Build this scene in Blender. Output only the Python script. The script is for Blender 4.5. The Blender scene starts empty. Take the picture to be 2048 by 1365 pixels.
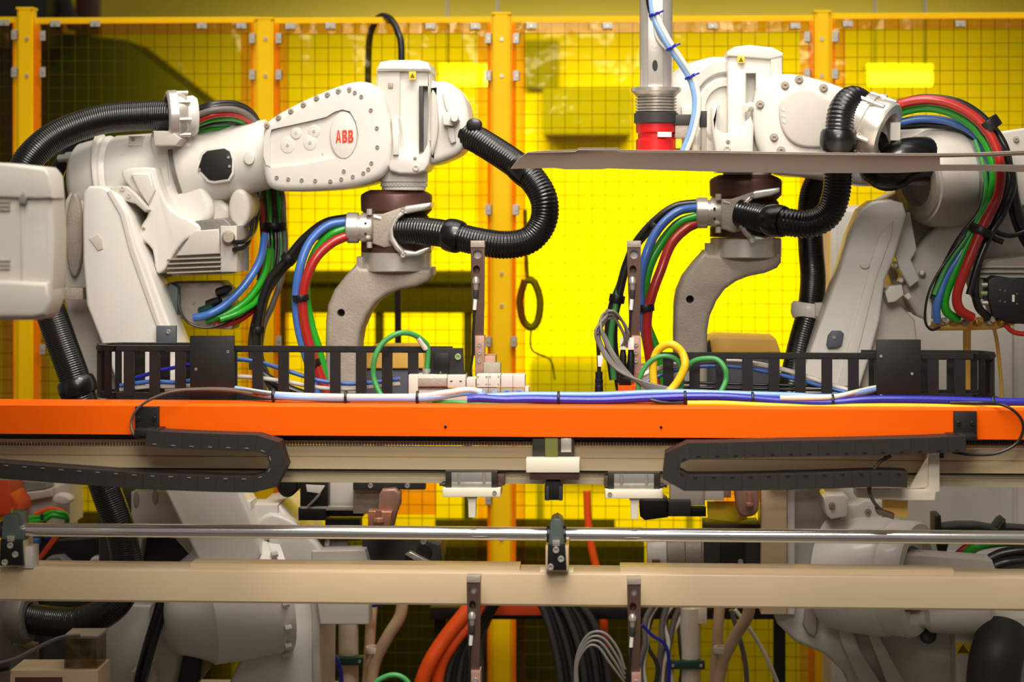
import bpy, bmesh, math, random
from mathutils import Vector, Matrix
random.seed(7)
scene = bpy.context.scene
COL = scene.collection

# ------------------------------------------------------------------ camera
F = 4000.0            # focal length in pixels of the 2048 px wide frame
HY = 400.0            # pixel row of the horizon
YAW = math.radians(2.8)
CAMZ = 2.2
cam_data = bpy.data.cameras.new('camera')
cam = bpy.data.objects.new('camera', cam_data)
COL.objects.link(cam)
cam.location = (0, 0, CAMZ)
cam.rotation_euler = (math.radians(90), 0, YAW)
cam_data.sensor_fit = 'HORIZONTAL'
cam_data.sensor_width = 36
cam_data.lens = 36 * F / 2048
cam_data.shift_y = -(682.5 - HY) / 2048
cam_data.clip_end = 200
cam_data.dof.use_dof = True
cam_data.dof.focus_distance = 5.75
cam_data.dof.aperture_fstop = 2.2
scene.camera = cam

# ------------------------------------------------------------------ world, lamps, exposure
world = bpy.data.worlds.new('world'); scene.world = world
world.use_nodes = True
world.node_tree.nodes['Background'].inputs[0].default_value = (1.0, 0.91, 0.80, 1)
world.node_tree.nodes['Background'].inputs[1].default_value = 0.15
scene.view_settings.view_transform = 'Standard'
scene.view_settings.look = 'None'
scene.view_settings.gamma = 1
scene.view_settings.use_curve_mapping = False
scene.view_settings.exposure = 0.2

def area(name, loc, target, sx, sy, power, color, spread=180):
    d = bpy.data.lights.new(name, 'AREA'); d.shape = 'RECTANGLE'
    d.size = sx; d.size_y = sy; d.energy = power; d.color = color
    d.spread = math.radians(spread)
    o = bpy.data.objects.new(name, d); COL.objects.link(o)
    o.location = loc
    o.rotation_euler = (Vector(target) - Vector(loc)).to_track_quat('-Z', 'Y').to_euler()
    return o
WARM = (1.0, 0.93, 0.84)
area('cell_ceiling_lamp', (-0.1, 4.4, 4.8), (-0.15, 6.0, 1.8), 1.8, 0.8, 36, WARM, 120)
area('cell_ceiling_lamp', (-0.15, 6.2, 4.9), (-0.15, 6.1, 1.5), 4.0, 1.8, 34, WARM, 140)
area('aisle_ceiling_lamp', (-0.1, 2.7, 4.7), (-0.1, 5.6, 1.6), 3.0, 1.4, 26, WARM, 90)
area('aisle_ceiling_lamp', (-0.15, 1.2, 3.9), (-0.15, 5.6, 1.75), 1.6, 0.9, 8, WARM, 52)
area('hall_ceiling_lamp', (0.0, 8.9, 3.75), (0.0, 12.0, 1.5), 4.0, 0.35, 66, (1.0, 0.93, 0.78), 66)

# ------------------------------------------------------------------ pixel -> world
AX = Vector((-math.sin(YAW), math.cos(YAW), 0))
RX = Vector((math.cos(YAW), math.sin(YAW), 0))
UP = Vector((0, 0, 1))
CAMP = Vector((0, 0, CAMZ))
def V(px, py, Y):
    """world point on the plane y = Y seen at a pixel of the photograph"""
    d = AX + RX * ((px - 1024) / F) + UP * (-(py - HY) / F)
    return CAMP + d * (Y / d.y)
def S(Y):
    return Y / F

# ------------------------------------------------------------------ materials
def lin(c):
    return tuple(((v / 255) / 12.92 if v / 255 <= 0.04045 else ((v / 255 + 0.055) / 1.055) ** 2.4) for v in c)
def mat(name, rgb, rough=0.5, metal=0.0, var=0.06, scale=14.0, bump=0.0, bscale=60.0, coat=0.0, emit=None, stretch=None, spec=0.5):
    m = bpy.data.materials.new(name); m.use_nodes = True
    nt = m.node_tree; b = nt.nodes['Principled BSDF']
    c = lin(rgb)
    tc = nt.nodes.new('ShaderNodeTexCoord')
    vec = tc.outputs['Object']
    if stretch:
        mp = nt.nodes.new('ShaderNodeMapping'); mp.inputs['Scale'].default_value = stretch
        nt.links.new(vec, mp.inputs['Vector']); vec = mp.outputs['Vector']
    n = nt.nodes.new('ShaderNodeTexNoise'); n.inputs['Scale'].default_value = scale
    n.inputs['Detail'].default_value = 4
    nt.links.new(vec, n.inputs['Vector'])
    r = nt.nodes.new('ShaderNodeValToRGB')
    r.color_ramp.elements[0].position = 0.3; r.color_ramp.elements[1].position = 0.7
    r.color_ramp.elements[0].color = tuple(v * (1 - var) for v in c) + (1,)
    r.color_ramp.elements[1].color = tuple(min(1, v * (1 + var)) for v in c) + (1,)
    nt.links.new(n.outputs['Fac'], r.inputs['Fac'])
    nt.links.new(r.outputs['Color'], b.inputs['Base Color'])
    b.inputs['Roughness'].default_value = rough
    b.inputs['Metallic'].default_value = metal
    b.inputs['Specular IOR Level'].default_value = spec
    b.inputs['Coat Weight'].default_value = coat
    if bump:
        n2 = nt.nodes.new('ShaderNodeTexNoise'); n2.inputs['Scale'].default_value = bscale
        nt.links.new(vec, n2.inputs['Vector'])
        bp = nt.nodes.new('ShaderNodeBump'); bp.inputs['Strength'].default_value = bump
        bp.inputs['Distance'].default_value = 0.004
        nt.links.new(n2.outputs['Fac'], bp.inputs['Height'])
        nt.links.new(bp.outputs['Normal'], b.inputs['Normal'])
    if emit:
        b.inputs['Emission Color'].default_value = lin(emit[0]) + (1,)
        b.inputs['Emission Strength'].default_value = emit[1]
    return m
def plastic(name, tint, gloss=0.06):
    m = bpy.data.materials.new(name); m.use_nodes = True
    nt = m.node_tree; nt.nodes.clear()
    out = nt.nodes.new('ShaderNodeOutputMaterial')
    t = nt.nodes.new('ShaderNodeBsdfTransparent'); t.inputs[0].default_value = tint + (1,)
    g = nt.nodes.new('ShaderNodeBsdfGlossy'); g.inputs['Roughness'].default_value = 0.12
    g.inputs[0].default_value = (1.0, 0.92, 0.55, 1)
    tc = nt.nodes.new('ShaderNodeTexCoord')
    n = nt.nodes.new('ShaderNodeTexNoise'); n.inputs['Scale'].default_value = 4.5; n.inputs['Detail'].default_value = 3
    nt.links.new(tc.outputs['Object'], n.inputs['Vector'])
    bp = nt.nodes.new('ShaderNodeBump'); bp.inputs['Strength'].default_value = 0.3; bp.inputs['Distance'].default_value = 0.05
    nt.links.new(n.outputs['Fac'], bp.inputs['Height'])
    nt.links.new(bp.outputs['Normal'], g.inputs['Normal'])
    mx = nt.nodes.new('ShaderNodeMixShader'); mx.inputs[0].default_value = gloss
    nt.links.new(t.outputs[0], mx.inputs[1]); nt.links.new(g.outputs[0], mx.inputs[2])
    nt.links.new(mx.outputs[0], out.inputs['Surface'])
    return m

M = {}
M['white'] = mat('robot_white_paint', (224, 220, 212), 0.38, var=0.03, scale=5, bump=0.05, bscale=90, coat=0.15)
M['white2'] = mat('robot_offwhite_paint', (202, 196, 186), 0.42, var=0.05, scale=8, bump=0.05, bscale=90)
M['cast'] = mat('cast_aluminium', (168, 157, 143), 0.55, 0.25, 0.08, 22, bump=0.25, bscale=160)
M['castgrey'] = mat('grey_cast_iron', (126, 122, 115), 0.5, 0.3, 0.12, 18, bump=0.2, bscale=120)
M['silver'] = mat('machined_aluminium', (226, 220, 210), 0.30, 0.65, 0.08, 10, bump=0.05, bscale=80)
M['steel'] = mat('bright_steel', (206, 200, 190), 0.32, 0.7, 0.1, 30)
M['chrome'] = mat('chromed_shaft', (240, 238, 236), 0.16, 0.9, 0.03, 12)
M['darksteel'] = mat('dark_steel', (70, 67, 64), 0.4, 0.8, 0.12, 20)
M['brown'] = mat('brown_anodised', (92, 60, 52), 0.42, 0.35, 0.1, 16, bump=0.08, bscale=80)
M['bronze'] = mat('brown_steel_bar', (104, 80, 70), 0.38, 0.5, 0.12, 12, stretch=(1, 1, 0.2), bump=0.06)
M['hose'] = mat('black_hose_rubber', (9, 9, 9), 0.30, 0.0, 0.1, 40, coat=0.3)
M['black'] = mat('black_plastic', (14, 13, 12), 0.42, 0.0, 0.15, 20)
M['blackmetal'] = mat('black_painted_plate', (24, 21, 17), 0.5, 0.1, 0.12, 16, bump=0.08)
M['chain'] = mat('black_chain_plastic', (20, 17, 17), 0.5, 0.0, 0.15, 24)
M['belowchain'] = mat('charcoal_chain_plastic', (36, 31, 26), 0.6, 0.0, 0.12, 24, bump=0.1)
M['charcoal'] = mat('charcoal_plastic', (52, 49, 46), 0.5, 0.0, 0.1, 14)
M['orange'] = mat('orange_beam_paint', (255, 100, 0), 0.45, 0.0, 0.03, 3, spec=0.15)
M['redorange'] = mat('red_orange_paint', (196, 62, 18), 0.45, 0.0, 0.06, 6)
M['beige'] = mat('beige_beam_paint', (208, 184, 148), 0.42, 0.0, 0.04, 4, coat=0.15)
M['beigealu'] = mat('beige_anodised_extrusion', (206, 184, 146), 0.42, 0.2, 0.05, 6, stretch=(0.2, 1, 4))
M['cream'] = mat('cream_plastic', (240, 230, 208), 0.42, 0.0, 0.03, 8)
M['rail'] = mat('steel_guide_rail', (206, 192, 160), 0.34, 0.4, 0.08, 12, stretch=(0.1, 1, 6))
M['ltgrey'] = mat('light_grey_plastic', (216, 210, 200), 0.45, 0.0, 0.04, 10)
M['midgrey'] = mat('mid_grey_plastic', (134, 130, 124), 0.5, 0.0, 0.06, 10)
M['bluegrey'] = mat('blue_grey_plastic', (88, 92, 104), 0.5, 0.0, 0.06, 10)
M['fence_yellow'] = mat('fence_yellow_paint', (255, 202, 0), 0.5, 0.0, 0.05, 5, spec=0.2)
M['wire'] = mat('fence_wire_steel', (72, 58, 10), 0.6, 0.0, 0.1, 20)
M['clip'] = mat('zinc_clip', (190, 182, 168), 0.4, 0.3, 0.08, 20)
M['sheet_steel'] = mat('pressed_sheet_steel', (176, 164, 150), 0.40, 0.3, 0.05, 6, bump=0.05)
M['red'] = mat('red_painted_metal', (196, 18, 20), 0.4, 0.0, 0.06, 12, coat=0.2)
M['c_blue'] = mat('blue_cable_jacket', (66, 112, 190), 0.34, 0.0, 0.05, 20, coat=0.3)
M['c_ltblue'] = mat('light_blue_tube', (132, 170, 222), 0.34, 0.0, 0.05, 20, coat=0.3)
M['c_navy'] = mat('deep_blue_cable_jacket', (32, 36, 168), 0.34, 0.0, 0.05, 20, coat=0.3)
M['c_green'] = mat('green_cable_jacket', (36, 160, 34), 0.34, 0.0, 0.05, 20, coat=0.3)
M['c_dgreen'] = mat('soft_green_cable_jacket', (66, 150, 76), 0.42, 0.0, 0.05, 20)
M['c_red'] = mat('red_cable_jacket', (172, 34, 26), 0.34, 0.0, 0.05, 20, coat=0.3)
M['c_yellow'] = mat('yellow_cable_jacket', (250, 200, 30), 0.38, 0.0, 0.05, 20)
M['c_white'] = mat('white_tube', (236, 228, 214), 0.36, 0.0, 0.03, 20, coat=0.2)
M['c_black'] = mat('black_cable_jacket', (24, 23, 23), 0.34, 0.0, 0.08, 20, coat=0.2)
M['c_grey'] = mat('grey_cable_jacket', (112, 106, 100), 0.45, 0.0, 0.06, 20)
M['c_orange'] = mat('orange_hose_jacket', (240, 84, 16), 0.42, 0.0, 0.06, 20)
M['c_tan'] = mat('tan_hose', (206, 172, 140), 0.5, 0.0, 0.05, 20)
M['c_brown'] = mat('brown_thin_cable', (96, 78, 68), 0.5, 0.0, 0.05, 20)
M['pipe'] = mat('white_pipe', (226, 214, 194), 0.45, 0.0, 0.04, 10)
M['teal'] = mat('dark_green_clamp', (18, 62, 52), 0.5, 0.0, 0.06, 10)
M['copper'] = mat('copper', (220, 160, 134), 0.35, 0.6, 0.1, 16)
M['copperdull'] = mat('dull_copper_casting', (180, 140, 122), 0.45, 0.4, 0.12, 16, bump=0.1)
M['amber'] = mat('amber_guard_plate', (246, 158, 12), 0.45, 0.0, 0.04, 6)
M['label_yellow'] = mat('yellow_label', (236, 206, 40), 0.5, 0.0, 0.02, 10)
M['label_dark'] = mat('label_print', (120, 92, 10), 0.6, 0.0, 0.02, 10)
M['label_white'] = mat('white_label', (238, 232, 224), 0.5, 0.0, 0.02, 10)
M['emblem'] = mat('emblem_red', (222, 62, 28), 0.5, 0.0, 0.02, 10)
M['brass'] = mat('brass', (206, 164, 84), 0.35, 0.8, 0.08, 20)
M['greenbolt'] = mat('pale_green_bolt', (150, 178, 120), 0.4, 0.3, 0.06, 20)
M['greypaint'] = mat('grey_green_casting', (92, 104, 100), 0.45, 0.2, 0.08, 16, bump=0.1)
M['sheet'] = plastic('amber_screen_film', (1.0, 0.90, 0.006), 0.022)
M['strip'] = plastic('orange_edge_film', (0.95, 0.56, 0.02), 0.04)
M['clear'] = plastic('clear_acrylic', (0.72, 0.66, 0.58), 0.12)
def translucent(name, rgb):
    m = mat(name, rgb, 0.4, 0.0, 0.04, 6)
    nt = m.node_tree; b = nt.nodes['Principled BSDF']; out = nt.nodes['Material Output']
    t = nt.nodes.new('ShaderNodeBsdfTranslucent'); t.inputs[0].default_value = lin(rgb) + (1,)
    mx = nt.nodes.new('ShaderNodeMixShader'); mx.inputs[0].default_value = 0.5
    nt.links.new(b.outputs[0], mx.inputs[1]); nt.links.new(t.outputs[0], mx.inputs[2]); nt.links.new(mx.outputs[0], out.inputs['Surface'])
    return m
M['tan_cover'] = mat('amber_box_cover', (255, 200, 96), 0.5, 0.0, 0.05, 8)
M['amber'] = plastic('amber_guard_plate', (1.0, 0.70, 0.10), 0.05)
M['floor'] = mat('concrete_floor', (96, 90, 82), 0.6, 0.0, 0.15, 3, bump=0.1)
M['wall'] = mat('yellow_wall_paint', (238, 214, 52), 0.6, 0.0, 0.05, 1.2)
M['ceil'] = mat('dark_ceiling', (50, 46, 42), 0.8, 0.0, 0.1, 2)
M['olive'] = mat('olive_machine_paint', (96, 98, 40), 0.55, 0.0, 0.08, 4)
M['dimolive'] = mat('olive_cabinet_paint', (150, 142, 34), 0.6, 0.0, 0.1, 3)
M['darkolive'] = mat('dark_duct_paint', (25, 29, 8), 0.6, 0.0, 0.2, 3)
M['tube_glow'] = mat('fluorescent_tube', (255, 246, 226), 0.4, emit=((255, 244, 214), 10.0))

# ------------------------------------------------------------------ object helpers
ORG = {}
def tag(o, label, cat, group=None, kind=None):
    if label: o['label'] = label
    if cat: o['category'] = cat
    if group: o['group'] = group
    if kind: o['kind'] = kind
    return o
def thing(name, label, cat, at, group=None):
    e = bpy.data.objects.new(name, None); COL.objects.link(e)
    e.location = at; e.empty_display_size = 0.05
    ORG[e.name] = Vector(at)
    return tag(e, label, cat, group)
def finish(me, m, sharp=35):
    if not isinstance(m, (list, tuple)): m = [m]
    for k in m: me.materials.append(M[k] if isinstance(k, str) else k)
    for p in me.polygons: p.use_smooth = True
    me.set_sharp_from_angle(angle=math.radians(sharp))
def obj(name, bm, m, parent=None, sharp=35, label=None):
    bmesh.ops.recalc_face_normals(bm, faces=bm.faces[:])
    if parent is not None:
        o0 = ORG[parent.name]
    else:
        xs = [v.co for v in bm.verts]
        lo = Vector((min(c.x for c in xs), min(c.y for c in xs), min(c.z for c in xs)))
        hi = Vector((max(c.x for c in xs), max(c.y for c in xs), max(c.z for c in xs)))
        o0 = Vector(((lo.x + hi.x) / 2, (lo.y + hi.y) / 2, lo.z))
    for v in bm.verts: v.co -= o0
    me = bpy.data.meshes.new(name); bm.to_mesh(me); bm.free()
    finish(me, m, sharp)
    o = bpy.data.objects.new(name, me); COL.objects.link(o)
    if parent is not None: o.parent = parent
    else: o.location = o0
    ORG[o.name] = o0
    if label: o['label'] = label
    return o
def place(name, me, loc, parent, rot=None, scale=None):
    """a copy that shares mesh data, at a world position under its parent"""
    o = bpy.data.objects.new(name, me); COL.objects.link(o)
    o.parent = parent; o.location = Vector(loc) - ORG[parent.name]
    if rot is not None: o.rotation_euler = rot
    if scale: o.scale = (scale,) * 3
    ORG[o.name] = Vector(loc)
    return o

def catmull(pts, sub, closed=False):
    P = [Vector(p) for p in pts]; n = len(P); out = []
    rng = range(n) if closed else range(n - 1)
    for i in rng:
        if closed: a, b, c, d = P[i - 1], P[i], P[(i + 1) % n], P[(i + 2) % n]
        else:
            b, c = P[i], P[i + 1]
            a = P[i - 1] if i > 0 else b + (b - c)
            d = P[i + 2] if i + 2 < n else c + (c - b)
        for k in range(sub):
            t = k / sub
            out.append(0.5 * ((2 * b) + (c - a) * t + (2 * a - 5 * b + 4 * c - d) * t * t + (3 * b - a - 3 * c + d) * t ** 3))
    if not closed: out.append(P[-1])
    return out
def offset(poly, r):
    """inset a closed 2D polygon (counter-clockwise) by r"""
    n = len(poly); out = []
    for i in range(n):
        p0, p1, p2 = poly[i - 1], poly[i], poly[(i + 1) % n]
        e1 = (p1 - p0); e2 = (p2 - p1)
        if e1.length < 1e-9 or e2.length < 1e-9: out.append(p1.copy()); continue
        e1 = e1.normalized(); e2 = e2.normalized()
        n1 = Vector((-e1.y, e1.x)); n2 = Vector((-e2.y, e2.x))
        m = n1 + n2
        if m.length < 1e-6: out.append(p1 + n1 * r); continue
        m.normalize()
        k = min(1.6, 1.0 / max(0.3, m.dot(n1)))
        out.append(p1 + m * (r * k))
    return out
def area2(poly):
    return sum(poly[i - 1].x * poly[i].y - poly[i].x * poly[i - 1].y for i in range(len(poly))) / 2
_NS = 0
def slab(name, pts, Y0, Y1, m, parent=None, rnd=2.0, smooth=0, holes=(), label=None, seg=3, sharp=35, back=True):
    """outline in pixels on the plane Y0, carried straight back to Y1, edges rounded by rnd pixels;
    holes = [(pixel outline, depth in m, material slot)] are recesses in the front"""
    w = [V(x, y, Y0) for x, y in pts]
    pl = [Vector((p.x, p.z)) for p in w]
    if smooth: pl = [Vector(q) for q in catmull([(p.x, p.y, 0) for p in pl], smooth, True)]; pl = [Vector((q.x, q.y)) for q in pl]
    if area2(pl) < 0: pl.reverse()
    global _NS
    _NS += 1
    Y0 -= (_NS % 19) * 0.00009; Y1 += (_NS % 13) * 0.00007      # keeps neighbouring faces from lying in one plane
    r = min(rnd * S(Y0), (Y1 - Y0) * 0.49)
    bm = bmesh.new(); rings = []
    def ring(poly, y): return [bm.verts.new((p.x, y, p.y)) for p in poly]
    if r > 0:
        for k in range(seg + 1):
            a = k / seg * math.pi / 2
            rings.append(ring(offset(pl, r * (1 - math.sin(a))), Y0 + r * (1 - math.cos(a))))
        if back:
            for k in range(seg + 1):
                a = (1 - k / seg) * math.pi / 2
                rings.append(ring(offset(pl, r * (1 - math.sin(a))), Y1 - r * (1 - math.cos(a))))
        else: rings.append(ring(pl, Y1))
    else:
        rings = [ring(pl, Y0), ring(pl, Y1)]
    n = len(pl)
    for a, b in zip(rings, rings[1:]):
        for i in range(n):
            j = (i + 1) % n
            bm.faces.new((a[i], a[j], b[j], b[i]))
    bm.faces.new(rings[-1])
    if not holes:
        bm.faces.new(list(reversed(rings[0])))
    else:
        edges = []
        f = rings[0]
        for i in range(n): edges.append(bm.edges.get((f[i], f[(i + 1) % n])))
        for h in holes:
            hp, dep = h[0], h[1]; slot = h[2] if len(h) > 2 else 0
            hw = [V(x, y, Y0) for x, y in hp]
            hv = [bm.verts.new((p.x, Y0, p.z)) for p in hw]
            hb = [bm.verts.new((p.x, Y0 + dep, p.z)) for p in hw]
            k = len(hv)
            for i in range(k):
                j = (i + 1) % k
                edges.append(bm.edges.new((hv[i], hv[j])))
                bm.faces.new((hv[i], hv[j], hb[j], hb[i]))
            fc = bm.faces.new(hb); fc.material_index = slot
        bmesh.ops.triangle_fill(bm, use_beauty=True, use_dissolve=False, edges=edges)
    return obj(name, bm, m, parent, sharp, label)
def box(name, x0, y0, x1, y1, Y0, Y1, m, parent=None, rnd=1.5, label=None, holes=()):
    return slab(name, [(x0, y0), (x1, y0), (x1, y1), (x0, y1)], Y0, Y1, m, parent, rnd, 0, holes, label, 2)
def circ(cx, cy, rx, ry=None, n=28, a0=0):
    ry = rx if ry is None else ry
    return [(cx + rx * math.cos(a0 + 2 * math.pi * k / n), cy + ry * math.sin(a0 + 2 * math.pi * k / n)) for k in range(n)]
def frame_of(d):
    d = d.normalized()
    u = d.cross(Vector((0, 0, 1)))
    if u.length < 1e-4: u = d.cross(Vector((1, 0, 0)))
    u.normalize(); return u, d.cross(u).normalized()
def lathe(name, p0, p1, prof, m, parent=None, n=36, label=None, sharp=35):
    """turned shape: prof = [(fraction along p0-p1, radius in m)]"""
    p0, p1 = Vector(p0), Vector(p1); d = p1 - p0; u, w = frame_of(d)
    bm = bmesh.new(); rings = []
    for t, r in prof:
        c = p0 + d * t
        r = max(r, 1e-5)
        rings.append([bm.verts.new(c + (u * math.cos(2 * math.pi * k / n) + w * math.sin(2 * math.pi * k / n)) * r) for k in range(n)])
    for a, b in zip(rings, rings[1:]):
        for i in range(n): bm.faces.new((a[i], a[(i + 1) % n], b[(i + 1) % n], b[i]))
    if prof[0] != prof[-1]:
        bm.faces.new(list(reversed(rings[0]))); bm.faces.new(rings[-1])
    else:
        pass
    return obj(name, bm, m, parent, sharp, label)
def tube(name, pts, r, m, parent=None, n=12, sub=8, rib=None, label=None, taper=None, world_pts=False, flat=None):
    """swept tube through (px, py, Y) points; r in pixels at the first point; rib = (relative depth, pitch in pixels)"""
    W = [Vector(p) if world_pts else V(*p) for p in pts]
    rad = r if world_pts else r * S(pts[0][2])
    C = catmull(W, sub)
    if rib:
        pitch = rib[1] * (1 if world_pts else S(pts[0][2]))
        L = [0]
        for a, b in zip(C, C[1:]): L.append(L[-1] + (b - a).length)
        cnt = max(4, int(L[-1] / pitch * 4)); D = []; j = 0
        for k in range(cnt + 1):
            s = L[-1] * k / cnt
            while j < len(L) - 2 and L[j + 1] < s: j += 1
            t = (s - L[j]) / max(1e-9, L[j + 1] - L[j])
            D.append(C[j].lerp(C[j + 1], t))
        C = D
    bm = bmesh.new(); rings = []
    t0 = (C[1] - C[0]).normalized(); u, w = frame_of(t0)
    for i, c in enumerate(C):
        t = (C[min(i + 1, len(C) - 1)] - C[max(i - 1, 0)]).normalized()
        u = (u - t * u.dot(t)).normalized(); w = t.cross(u)
        rr = rad
        if rib: rr = rad * (1 + rib[0] * (0.5 if i % 4 in (1, 2) else -0.5) * 2)
        if taper: rr *= 1 + (taper - 1) * i / (len(C) - 1)
        rings.append([bm.verts.new(c + (u * math.cos(2 * math.pi * k / n) + w * math.sin(2 * math.pi * k / n)) * rr) for k in range(n)])
    for a, b in zip(rings, rings[1:]):
        for i in range(n): bm.faces.new((a[i], a[(i + 1) % n], b[(i + 1) % n], b[i]))
    bm.faces.new(list(reversed(rings[0]))); bm.faces.new(rings[-1])
    return obj(name, bm, m, parent, 50 if not rib else 60, label)
def ringband(name, p, d, r_in, r_out, h, m, parent, n=24, label=None):
    """hollow collar centred at p along direction d (world)"""
    p, d = Vector(p), Vector(d).normalized()
    a = p - d * h / 2; b = p + d * h / 2
    e = 0.12
    return lathe(name, a, b, [(0, r_in), (0, r_out * 0.97), (e, r_out), (1 - e, r_out), (1, r_out * 0.97), (1, r_in), (0, r_in)], m, parent, n, label)
def along(pts, k):
    """point and direction at fraction k of a pixel polyline"""
    W = catmull([V(*p) for p in pts], 10); L = [0]
    for a, b in zip(W, W[1:]): L.append(L[-1] + (b - a).length)
    s = L[-1] * k
    for j in range(len(W) - 1):
        if L[j + 1] >= s:
            t = (s - L[j]) / max(1e-9, L[j + 1] - L[j])
            return W[j].lerp(W[j + 1], t), (W[j + 1] - W[j]).normalized()
    return W[-1], (W[-1] - W[-2]).normalized()

# shared small meshes, axis towards the camera (-Y)
def small(name, build, m):
    bm = bmesh.new(); build(bm); bmesh.ops.recalc_face_normals(bm, faces=bm.faces[:])
    me = bpy.data.meshes.new(name); bm.to_mesh(me); bm.free(); finish(me, m, 30); return me
def _lathe_y(bm, prof, n=14):
    rings = [[bm.verts.new((math.cos(2 * math.pi * k / n) * max(r, 1e-5), -y, math.sin(2 * math.pi * k / n) * max(r, 1e-5))) for k in range(n)] for y, r in prof]
    for a, b in zip(rings, rings[1:]):
        for i in range(n): bm.faces.new((a[i], a[(i + 1) % n], b[(i + 1) % n], b[i]))
    bm.faces.new(rings[0]); bm.faces.new(rings[-1])
B_CAP = small('cap_bolt', lambda b: _lathe_y(b, [(0, .0115), (.001, .0115), (.001, .0075), (.007, .0075), (.008, .0066), (.008, .004), (.004, .004)]), ['cast'])
B_PAINT = small('painted_bolt', lambda b: _lathe_y(b, [(0, .010), (.005, .010), (.006, .009), (.006, .005), (.003, .005)]), ['white2'])
B_STEEL = small('steel_bolt', lambda b: _lathe_y(b, [(0, .009), (.004, .009), (.0055, .008), (.0055, .0042), (.002, .0042)]), ['steel'])
B_BLACK = small('black_bolt', lambda b: _lathe_y(b, [(0, .007), (.004, .007), (.005, .006), (.005, .0032), (.002, .0032)]), ['black'])
def bolt(me, px, py, Y, parent, s=1.0, name='bolt', rot=None):
    return place(name, me, V(px, py, Y), parent, rot, s)
def letters(name, text, px, py, Y, height_px, m, parent, tilt=0, bold=0.0, xs=1.0):
    cu = bpy.data.curves.new(name, 'FONT'); cu.body = text; cu.align_x = 'CENTER'; cu.align_y = 'CENTER'
    cu.size = height_px * S(Y) / 0.7; cu.extrude = 0.0006; cu.offset = bold
    tmp = bpy.data.objects.new(name + '_curve', cu); COL.objects.link(tmp)
    dg = bpy.context.evaluated_depsgraph_get()
    me = bpy.data.meshes.new_from_object(tmp.evaluated_get(dg))
    bpy.data.objects.remove(tmp); bpy.data.curves.remove(cu)
    me.transform(Matrix.Rotation(math.radians(tilt), 4, 'Y') @ Matrix.Rotation(math.radians(90), 4, 'X') @ Matrix.Diagonal((xs, 1, 1, 1)))
    me.materials.clear(); me.materials.append(M[m])
    o = place(name, me, V(px, py, Y), parent)
    return o
# ================================================================== the setting
def plane_box(name, lo, hi, m, parent=None):
    bm = bmesh.new(); bmesh.ops.create_cube(bm, size=1)
    for v in bm.verts:
        v.co = Vector(((lo[0] + hi[0]) / 2 + v.co.x * (hi[0] - lo[0]), (lo[1] + hi[1]) / 2 + v.co.y * (hi[1] - lo[1]), (lo[2] + hi[2]) / 2 + v.co.z * (hi[2] - lo[2])))
    return obj(name, bm, m, parent)
for o in (plane_box('floor', (-6, 0.5, -0.1), (6, 12.2, 0.0), 'floor'),
          plane_box('wall_back', (-6, 12.0, 0.0), (6, 12.2, 6.0), 'wall')):
    o['kind'] = 'structure'

# ------------------------------------------------------------------ safety fence
FY = 7.4
def zof(py, Y): return V(1024, py, Y).z
def fence_post(px0, px1, top, label):
    t = thing('fence_post', label, 'post', Vector(((V(px0, 700, FY).x + V(px1, 700, FY).x) / 2, FY, 0)), 'yellow fence posts')
    a = V(px0, top, FY); b = V(px1, top, FY)
    bm = bmesh.new(); bmesh.ops.create_cube(bm, size=1)
    for v in bm.verts: v.co = Vector(((a.x + b.x) / 2 + v.co.x * (b.x - a.x), FY + v.co.y * 0.06, 0.006 + (a.z - 0.006) * (v.co.z + 0.5)))
    bmesh.ops.bevel(bm, geom=[e for e in bm.edges if abs(e.verts[0].co.z - e.verts[1].co.z) > 0.5], offset=0.008, segments=2, affect='EDGES')
    obj('post_tube', bm, 'fence_yellow', t)
    plane_box('base_plate', ((a.x + b.x) / 2 - 0.07, FY - 0.07, 0), ((a.x + b.x) / 2 + 0.07, FY + 0.07, 0.01), 'fence_yellow', t)
    plane_box('post_cap', (a.x - 0.002, FY - 0.032, a.z), (b.x + 0.002, FY + 0.032, a.z + 0.008), 'fence_yellow', t)
    for py in (78, 152, 548, 612, 1080):
        bolt(B_STEEL, (px0 + px1) / 2, py, FY - 0.031, t, 0.8)
    return t
fence_post(38, 70, 20, 'yellow fence post at far left behind the near blurred robot')
fence_post(514, 549, 40, 'yellow fence post behind the left robot forearm')
fence_post(986, 1021, 30, 'yellow fence post in the middle, between the two robots')
fence_post(1628, 1659, 26, 'yellow fence post above the right robot casing')

CLIP = small('film_clip', lambda b: None, 'clip')
bm = bmesh.new(); bmesh.ops.create_cube(bm, size=1)
for v in bm.verts: v.co = Vector((v.co.x * 0.025, v.co.y * 0.006, v.co.z * 0.040))
bmesh.ops.bevel(bm, geom=bm.edges[:], offset=0.003, segments=2, affect='EDGES')
bm.to_mesh(CLIP); bm.free(); CLIP.materials.clear(); finish(CLIP, 'clip')

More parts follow.
